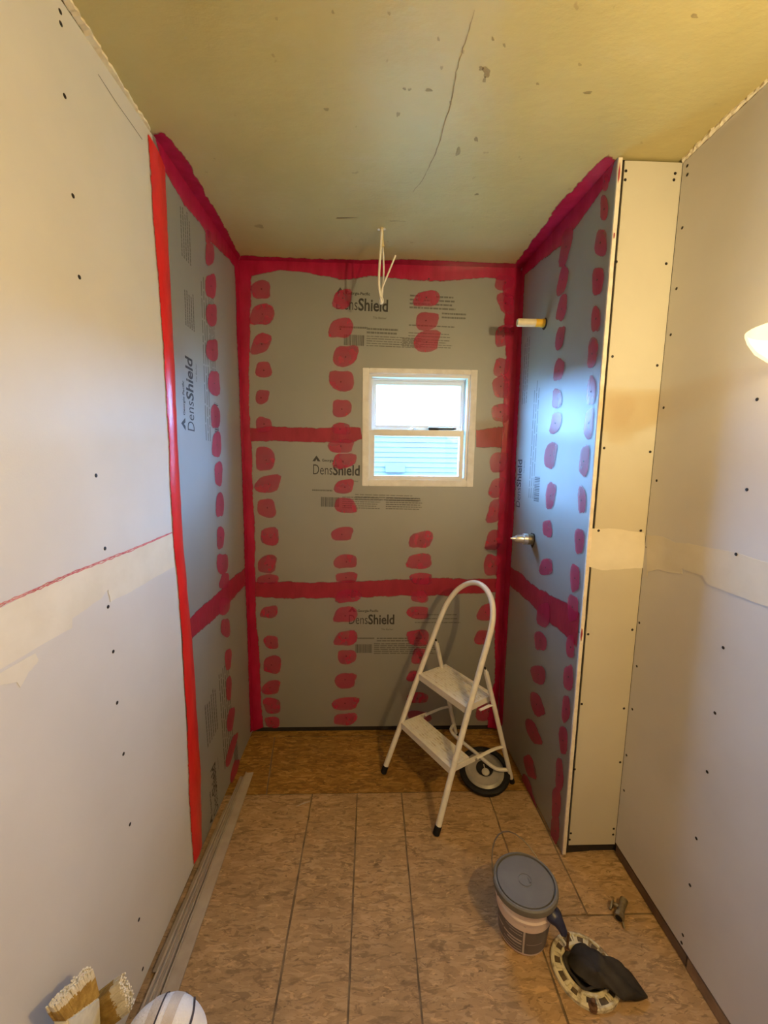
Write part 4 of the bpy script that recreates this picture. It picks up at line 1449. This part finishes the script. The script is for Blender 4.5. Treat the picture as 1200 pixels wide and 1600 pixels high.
for i in range(NU + 1):
    s = i / NU
    wv, ht, bt_ = ip(prof_w, s), ip(prof_h, s), ip(prof_b, s)
    for j in range(NV):
        th = 2 * PI * j / NV
        cx_ = math.cos(th)
        sz = math.sin(th)
        z = bt_ + (ht - bt_) * (0.5 + 0.5 * sz) if sz > 0 else bt_ + (ht - bt_) * 0.5 * (1 + sz)
        fold = 1 + 0.10 * math.sin(9 * s + 3 * th) + 0.06 * math.sin(17 * s - 5 * th)
        vs.append(root + ax_ * (L_ * s) + sd_ * (wv * cx_ * fold) + np.array([0, 0, z * (1 + 0.13 * math.sin(14 * s + 2.0 * cx_ * 3) * (1 if sz > 0 else 0))]))
for i in range(NU):
    for j in range(NV):
        fs.append((i * NV + j, i * NV + (j + 1) % NV, (i + 1) * NV + (j + 1) % NV, (i + 1) * NV + j))
fs.append(tuple(range(NV - 1, -1, -1)))
fs.append(tuple(NU * NV + j for j in range(NV)))
mb = MB()
mb.add(vs, fs)
mb.build('crumpled_film', M['bag'], bag, smooth=True, auto=60)
# loose collar of film around the mouth
mb = MB()
vs, fs = [], []
for i in range(29):
    th = 2.2 + 3.4 * i / 28
    for (r, z) in ((0.044, 0.010), (0.053, 0.022), (0.058, 0.018)):
        q_ = 1 + 0.06 * math.sin(5 * th)
        vs.append(FC + np.array([r * q_ * math.cos(th), r * q_ * math.sin(th), z + 0.003 * math.sin(7 * th)]))
for i in range(28):
    for k in range(2):
        fs.append((3 * i + k, 3 * i + 3 + k, 3 * i + 4 + k, 3 * i + 1 + k))
mb.add(vs, fs)
mb.build('film_collar', M['bag'], bag, smooth=True, auto=0)

# ------------------------------------------------------------------ small brass valve on the floor
vc = fl(969, 1420, 0.016)
vc[2] = 0
valve = empty('brass_valve', vc, 'small tarnished brass shut-off valve lying on the floor', 'valve')
va, vb = fl(975, 1406, 0.022), fl(967, 1434, 0.016)
vd_ = (va - vb) / np.linalg.norm(va - vb)
MB().tube([vb + vd_ * 0.004, vb + vd_ * 0.010, vb + (va - vb) * 0.5, va - vd_ * 0.002, va], [0.013, 0.0125, 0.0110, 0.0125, 0.0125], 16).build('body', M['brass'], valve, smooth=True)
MB().tube([vb - vd_ * 0.002, vb + vd_ * 0.014], 0.0155, 8).build('hex_nut', M['brass'], valve)
MB().tube([vb - vd_ * 0.0026, vb - vd_ * 0.0018], 0.0105, 16).build('port', M['rubber'], valve)
MB().tube([va - vd_ * 0.001, va + vd_ * 0.0008], 0.0085, 16).build('port', M['rubber'], valve)
vm = (va + vb) / 2
vsd = np.cross(vd_, (0, 0, 1.0))
vsd /= np.linalg.norm(vsd)
vsd = vsd if vsd[0] < 0 else -vsd
MB().tube([vm, vm + vsd * 0.018, vm + vsd * 0.024 - np.array([0, 0, 0.002])], [0.007, 0.007, 0.0055], 12).build('stem', M['brass'], valve, smooth=True)
MB().lathe([(0.006, 0.0), (0.017, 0.001), (0.018, 0.005), (0.006, 0.007)], vm + vsd * 0.024 - np.array([0, 0, 0.001]) - vd_ * 0.006, vsd, 6, close=True).build('handle', M['brass'], valve)
MB().tube([vb + vsd * -0.012 + np.array([0, 0, -0.004]), vb - vsd * 0.020 - vd_ * 0.012 + np.array([0, 0, -0.010])], 0.003, 8).build('lever', M['brass'], valve, smooth=True)

# ------------------------------------------------------------------ trim strips along the left wall


def strip(p_far0, p_far1, p_near0, p_near1, z, th, mat, label, lip=0.0, ext=0.9, lips=()):
    a0, a1 = fl(*p_far0, z), fl(*p_far1, z)
    b0, b1 = fl(*p_near0, z), fl(*p_near1, z)
    b0 = b0 + (b0 - a0) * ext
    b1 = b1 + (b1 - a1) * ext
    b0[0] = max(b0[0], 0.003)
    o = empty('trim_strip', ((a0 + b1) / 2)[:2].tolist() + [z], label, 'trim strip', 'pale trim strips along the left wall')
    MB().prism([a0, a1, b1, b0], (0, 0, th)).build('flat_face', M[mat], o, bevel=0.0006)
    up = np.array([0, 0, th + 0.0004])
    for (k0, k1) in lips:
        MB().prism([a0 + (a1 - a0) * k0 + up, a0 + (a1 - a0) * k1 + up, b0 + (b1 - b0) * k1 + up, b0 + (b1 - b0) * k0 + up], (0, 0, lip)).build('raised_bead', M[mat], o, bevel=0.0006)
    return o


strip((384, 1209), (396, 1208), (258, 1541), (282, 1541), 0.0015, 0.006, 'trim', 'wide flat pale trim strip, farthest from the left wall', 0.005, lips=((0.02, 0.13),))
strip((375, 1216), (382, 1215), (236, 1541), (255, 1541), 0.0015, 0.004, 'trim', 'ridged pale trim strip in the middle of the three by the left wall', 0.007, lips=((0.04, 0.22), (0.42, 0.58), (0.84, 0.97)))
strip((354, 1256), (358, 1258), (238, 1520), (248, 1520), 0.0065, 0.003, 'trim_dark', 'narrow worn trim strip tight against the left wall', 0.0, 0.0)

# wood sliver on the floor
p0, p1 = fl(463, 1260, 0.003), fl(485, 1252, 0.004)
spl = MB().tube([p0, (p0 + p1) / 2 + np.array([0, 0.002, 0.001]), p1], [0.0008, 0.0028, 0.001], 6).build('wood_sliver', M['trim'], None)
tag(spl, 'pale wood sliver on the subfloor near the joint', 'wood sliver')

# ------------------------------------------------------------------ pipe stub, valve stub
n_a = AN
pb = on('alc', 851, 505, 0.0)
stub = empty('shower_pipe', pb, 'yellow and cream pipe stub sticking out of the right alcove wall', 'pipe')
tipd = hit(808, 504, (0, 1, 0), pb[1] + 0.004)
Lp = abs(pb[0] - tipd[0])
dirp = (tipd - pb) / np.linalg.norm(tipd - pb)
MB().tube([pb + dirp * 0.001, pb + dirp * 0.006, pb + dirp * 0.04], [0.0155, 0.0165, 0.0165], 18).build('threaded_end', M['pipe_yellow'], stub, smooth=True)
MB().tube([pb + dirp * 0.04, pb + dirp * (Lp - 0.004), pb + dirp * Lp], [0.0166, 0.0166, 0.014], 18).build('pipe', M['pipe_cream'], stub, smooth=True)
for k in range(3):
    MB().tube([pb + dirp * (0.004 + 0.0035 * k), pb + dirp * (0.006 + 0.0035 * k)], 0.0178, 18).build('thread', M['pipe_yellow'], stub, smooth=True)
MB().lathe([(0.024, 0.0), (0.022, 0.0008), (0.0005, 0.0008)], on('alc', 851, 506, 0.0005), n_a, 20).build('hole', M['screw'], stub)

vb_ = on('alc', 832, 843, 0.0)
vstub = empty('shower_valve', vb_, 'metal shower valve stem sticking out of the right alcove wall', 'valve')
tipv = hit(798, 841, (0, 1, 0), vb_[1] + 0.006)
dv = (tipv - vb_) / np.linalg.norm(tipv - vb_)
Lv = np.linalg.norm(tipv - vb_)
MB().tube([vb_ + dv * 0.001, vb_ + dv * 0.024], 0.0245, 20).build('brass_body', M['brass'], vstub, smooth=True)
MB().tube([vb_ + dv * 0.024, vb_ + dv * 0.026, vb_ + dv * 0.042, vb_ + dv * 0.044], [0.0245, 0.0262, 0.0262, 0.022], 20).build('collar', M['chrome'], vstub, smooth=True)
MB().tube([vb_ + dv * 0.044, vb_ + dv * 0.070, vb_ + dv * 0.078], [0.0185, 0.0175, 0.013], 18).build('cartridge', M['chrome'], vstub, smooth=True)
MB().tube([vb_ + dv * 0.078, vb_ + dv * 0.090, vb_ + dv * 0.091, vb_ + dv * Lv], [0.0085, 0.0085, 0.004, 0.0035], 12).build('stem', M['chrome'], vstub, smooth=True)
mb = MB()
k = 16
ring = []
for i in range(k):
    th = 2 * PI * i / k
    rr_ = 0.034 * (1 + 0.12 * math.sin(3 * th) + 0.08 * random.uniform(-1, 1))
    ring.append(vb_ + n_a * 0.0006 + np.array([0, 1, 0]) * rr_ * math.cos(th) * 0.8 + np.array([0, 0, 1]) * rr_ * math.sin(th))
mb.hexa(ring, [p + n_a * 0.0004 for p in ring])
mb.build('hole', M['screw'], vstub)

# ------------------------------------------------------------------ cable hanging from the ceiling
hc = on('ceil', 597, 357)
WY = hc[1]
cable = empty('ceiling_cable', hc, 'cream electrical cable hanging from the ceiling with split wires', 'cable')


def wp(u, v, dy=0.0):
    return hit(u, v, (0, 1, 0), WY + dy)


MB().tube(smooth_path([wp(597, 350), wp(596.5, 366, -0.004), wp(597, 380, -0.006), wp(598.5, 386, -0.004)], 4), 0.0070, 10).build('sheath', M['sheath'], cable, smooth=True)
MB().tube(smooth_path([wp(597, 352, 0.0), wp(596, 368, -0.010), wp(595, 388, -0.012), wp(592.5, 425, -0.016), wp(592.5, 448, -0.014), wp(595, 464, -0.006), wp(596.5, 474, -0.002)], 5), 0.0048, 8).build('wire', M['wire'], cable, smooth=True)
MB().tube(smooth_path([wp(598, 384), wp(599, 402, 0.006), wp(599.5, 425, 0.006), wp(598, 448, 0.004), wp(597, 462, 0.0), wp(595, 468, -0.004)], 5), 0.0036, 8).build('wire', M['wire'], cable, smooth=True)
MB().tube(smooth_path([wp(594.5, 466, 0.004), wp(596, 456, -0.006), wp(600, 443, -0.010), wp(608, 424, -0.014), wp(618, 399, -0.020)], 5), 0.0034, 8).build('wire', M['wire'], cable, smooth=True)
MB().tube(smooth_path([wp(594, 462, -0.008), wp(598, 467, -0.010), wp(598, 473, 0.0), wp(594.5, 474.5, 0.004), wp(594, 468, 0.006)], 5), 0.0030, 8).build('wire_twist', M['wire'], cable, smooth=True)
for (u, v) in ((592.5, 358), (600.5, 357)):
    MB().lathe([(0.006, 0.0), (0.007, 0.003), (0.004, 0.005)], on('ceil', u, v), (0, 0, -1), 12).build('cable_clip', M['wire'], cable, smooth=True)

# ------------------------------------------------------------------ foreground, lower left: carton with brushes and towel
ck = np.array([0.19, 0.585, 0.0])
carton = empty('cardboard_carton', ck, 'open cardboard carton by the left wall holding brushes and a towel', 'carton')
X0, X1, Y0, Y1, ZC = 0.012, 0.372, 0.41, 0.785, 0.17
MB().box((X0, Y0, 0.001), (X1, Y1, 0.006)).build('carton_base', M['card'], carton)
for (a, b) in (((X0, Y0, 0.0065), (X0 + 0.005, Y1, ZC)), ((X1 - 0.005, Y0, 0.0065), (X1, Y1, ZC)), ((X0 + 0.0055, Y0, 0.0065), (X1 - 0.0055, Y0 + 0.005, ZC)), ((X0 + 0.0055, Y1 - 0.005, 0.0065), (X1 - 0.0055, Y1, ZC))):
    MB().box(a, b).build('carton_side', M['card'], carton)


def px_brush(pl, dep, tip, bristles, ferrule, handle_to, label, ferr_mat, thick=(0.012, 0.024, 0.028)):
    """flat brush standing in the carton: pale tip, bristle block, ferrule, handle"""
    n_, d_ = pl
    n_ = np.array(n_, float)
    P_ = lambda q: [hit(u, v, n_, d_) for u, v in q]
    o = empty('flat_brush', (handle_to[0], handle_to[1], 0.007), label, 'brush', 'brushes standing in the carton')
    pts = P_(ferrule)
    MB().prism([p - n_ * (thick[2] / 2) for p in pts], n_ * thick[2]).build('ferrule', M[ferr_mat], o, bevel=0.003)
    # separate bristle strands: golden body, pale ends of uneven length
    T, Bq = P_(tip), P_(bristles)
    if np.linalg.norm(T[0] - T[1]) > np.linalg.norm(T[1] - T[2]):
        e0, e1, r0_, r1_ = T[0], T[1], Bq[3], Bq[2]          # tip edge, root edge
    else:
        e0, e1, r0_, r1_ = T[1], T[2], Bq[0], Bq[3]
    body, ends = MB(), MB()
    for i in range(30):
        for j in range(6):
            s_ = (i + random.uniform(0.1, 0.9)) / 30
            d_n = n_ * thick[1] * ((j + random.uniform(0.2, 0.8)) / 6 - 0.5)
            a_, b_ = r0_ * (1 - s_) + r1_ * s_ + d_n, e0 * (1 - s_) + e1 * s_ + d_n * 0.75
            b_ = b_ + (b_ - a_) * random.uniform(-0.07, 0.05) + (e1 - e0) * random.uniform(-0.02, 0.02)
            m_ = a_ + (b_ - a_) * random.uniform(0.66, 0.76)
            body.tube([a_, m_], [0.0036, 0.0032], 5)
            ends.tube([m_, b_], [0.0032, 0.0018], 5)
    body.build('bristles', M['bristle'], o, smooth=True)['kind'] = 'stuff'
    ends.build('bristle_tips', M['bristle_tip'], o, smooth=True)['kind'] = 'stuff'
    f_ = P_(ferrule)
    a = (f_[2] + f_[3]) / 2
    w_ = np.linalg.norm(f_[2] - f_[3]) / 2
    e_ = np.array(handle_to, float)
    MB().tube(smooth_path([a, a + (e_ - a) * 0.3, e_], 5), [w_ * 0.75] * 4 + [0.014] * 7, 12, flat=0.6).build('handle', M['stud'], o, smooth=True)
    return o


px_brush(((1, 0, 0), 0.060), None, [(79, 1572), (138, 1512), (143, 1522), (84, 1582)], [(83, 1581), (142, 1521), (146, 1556), (94, 1592)], [(94, 1594), (146, 1558), (150, 1652), (104, 1690)],
         (0.070, 0.660, 0.020), 'flat golden brush standing bristles up with a crumpled pale wrap', 'foil')
px_brush(((0, 1, 0), 0.748), None, [(176, 1537), (189, 1528), (207, 1571), (194, 1582)], [(148, 1562), (177, 1537), (195, 1582), (158, 1606)], [(118, 1588), (147, 1563), (157, 1607), (124, 1632)],
         (0.095, 0.742, 0.020), 'golden flat brush leaning right with a pale fuzzy tip beside the wrapped one', 'ferrule', (0.018, 0.026, 0.028))

# rolled towel standing in the carton
tc_ = np.array([0.240, 0.660, 0.360])
towel = empty('rolled_towel', (tc_[0], tc_[1], 0.007), 'rolled white terry towel with thin dark stripes, top rounded over', 'towel')
A_, B_, C_ = 0.080, 0.066, 0.072
ZB = 0.0075
mb = MB()
NT_ = 48
rings = [(1.0, ZB - tc_[2])] + [(1.0, -0.30 + 0.06 * i) for i in range(5)] + [(math.cos(t_), C_ * math.sin(t_)) for t_ in [i * (PI / 2) / 10 for i in range(1, 10)]] + [(0.03, C_)]
vs, fs = [], []
for (r_, h_) in rings:
    for j in range(NT_):
        th = 2 * PI * j / NT_
        k_ = r_ * (1 + 0.012 * math.sin(5 * th + 9 * h_))
        vs.append(tc_ + np.array([A_ * k_ * math.cos(th), B_ * k_ * math.sin(th), h_]))
for i in range(len(rings) - 1):
    for j in range(NT_):
        fs.append((i * NT_ + j, i * NT_ + (j + 1) % NT_, (i + 1) * NT_ + (j + 1) % NT_, (i + 1) * NT_ + j))
fs.append(tuple(range(NT_ - 1, -1, -1)))
fs.append(tuple((len(rings) - 1) * NT_ + j for j in range(NT_)))
mb.add(vs, fs)
mb.build('cloth', M['towel'], towel, smooth=True, auto=0)


def stripe(x0, x1, mat, name, lift, t0=-1.5, t1=1.5, bend=0.0):
    """woven band running front to back over the rounded top"""
    mb = MB()
    vs = []
    n_ = 30
    for i in range(n_ + 1):
        t_ = t0 + (t1 - t0) * i / n_
        for xx in (x0, x1):
            x2 = xx + bend * math.sin(t_) ** 2
            r_ = math.sqrt(max(0.0, 1 - (x2 / A_) ** 2))
            vs.append(tc_ + np.array([x2, -B_ * r_ * math.sin(t_), C_ * r_ * math.cos(t_)]) * lift)
    mb.add(vs, [(2 * i, 2 * i + 2, 2 * i + 3, 2 * i + 1) for i in range(n_)])
    return mb.build(name, M[mat], towel, smooth=True)


stripe(-0.028, -0.010, 'towel_tan', 'tan_stripe', 1.02, bend=-0.012)
stripe(-0.010, -0.0065, 'towel_dark', 'dark_stripe', 1.024, bend=-0.010)
stripe(0.004, 0.024, 'towel_tan', 'tan_stripe', 1.02, bend=-0.004)
stripe(0.052, 0.0555, 'towel_dark', 'dark_stripe', 1.024, bend=-0.02)
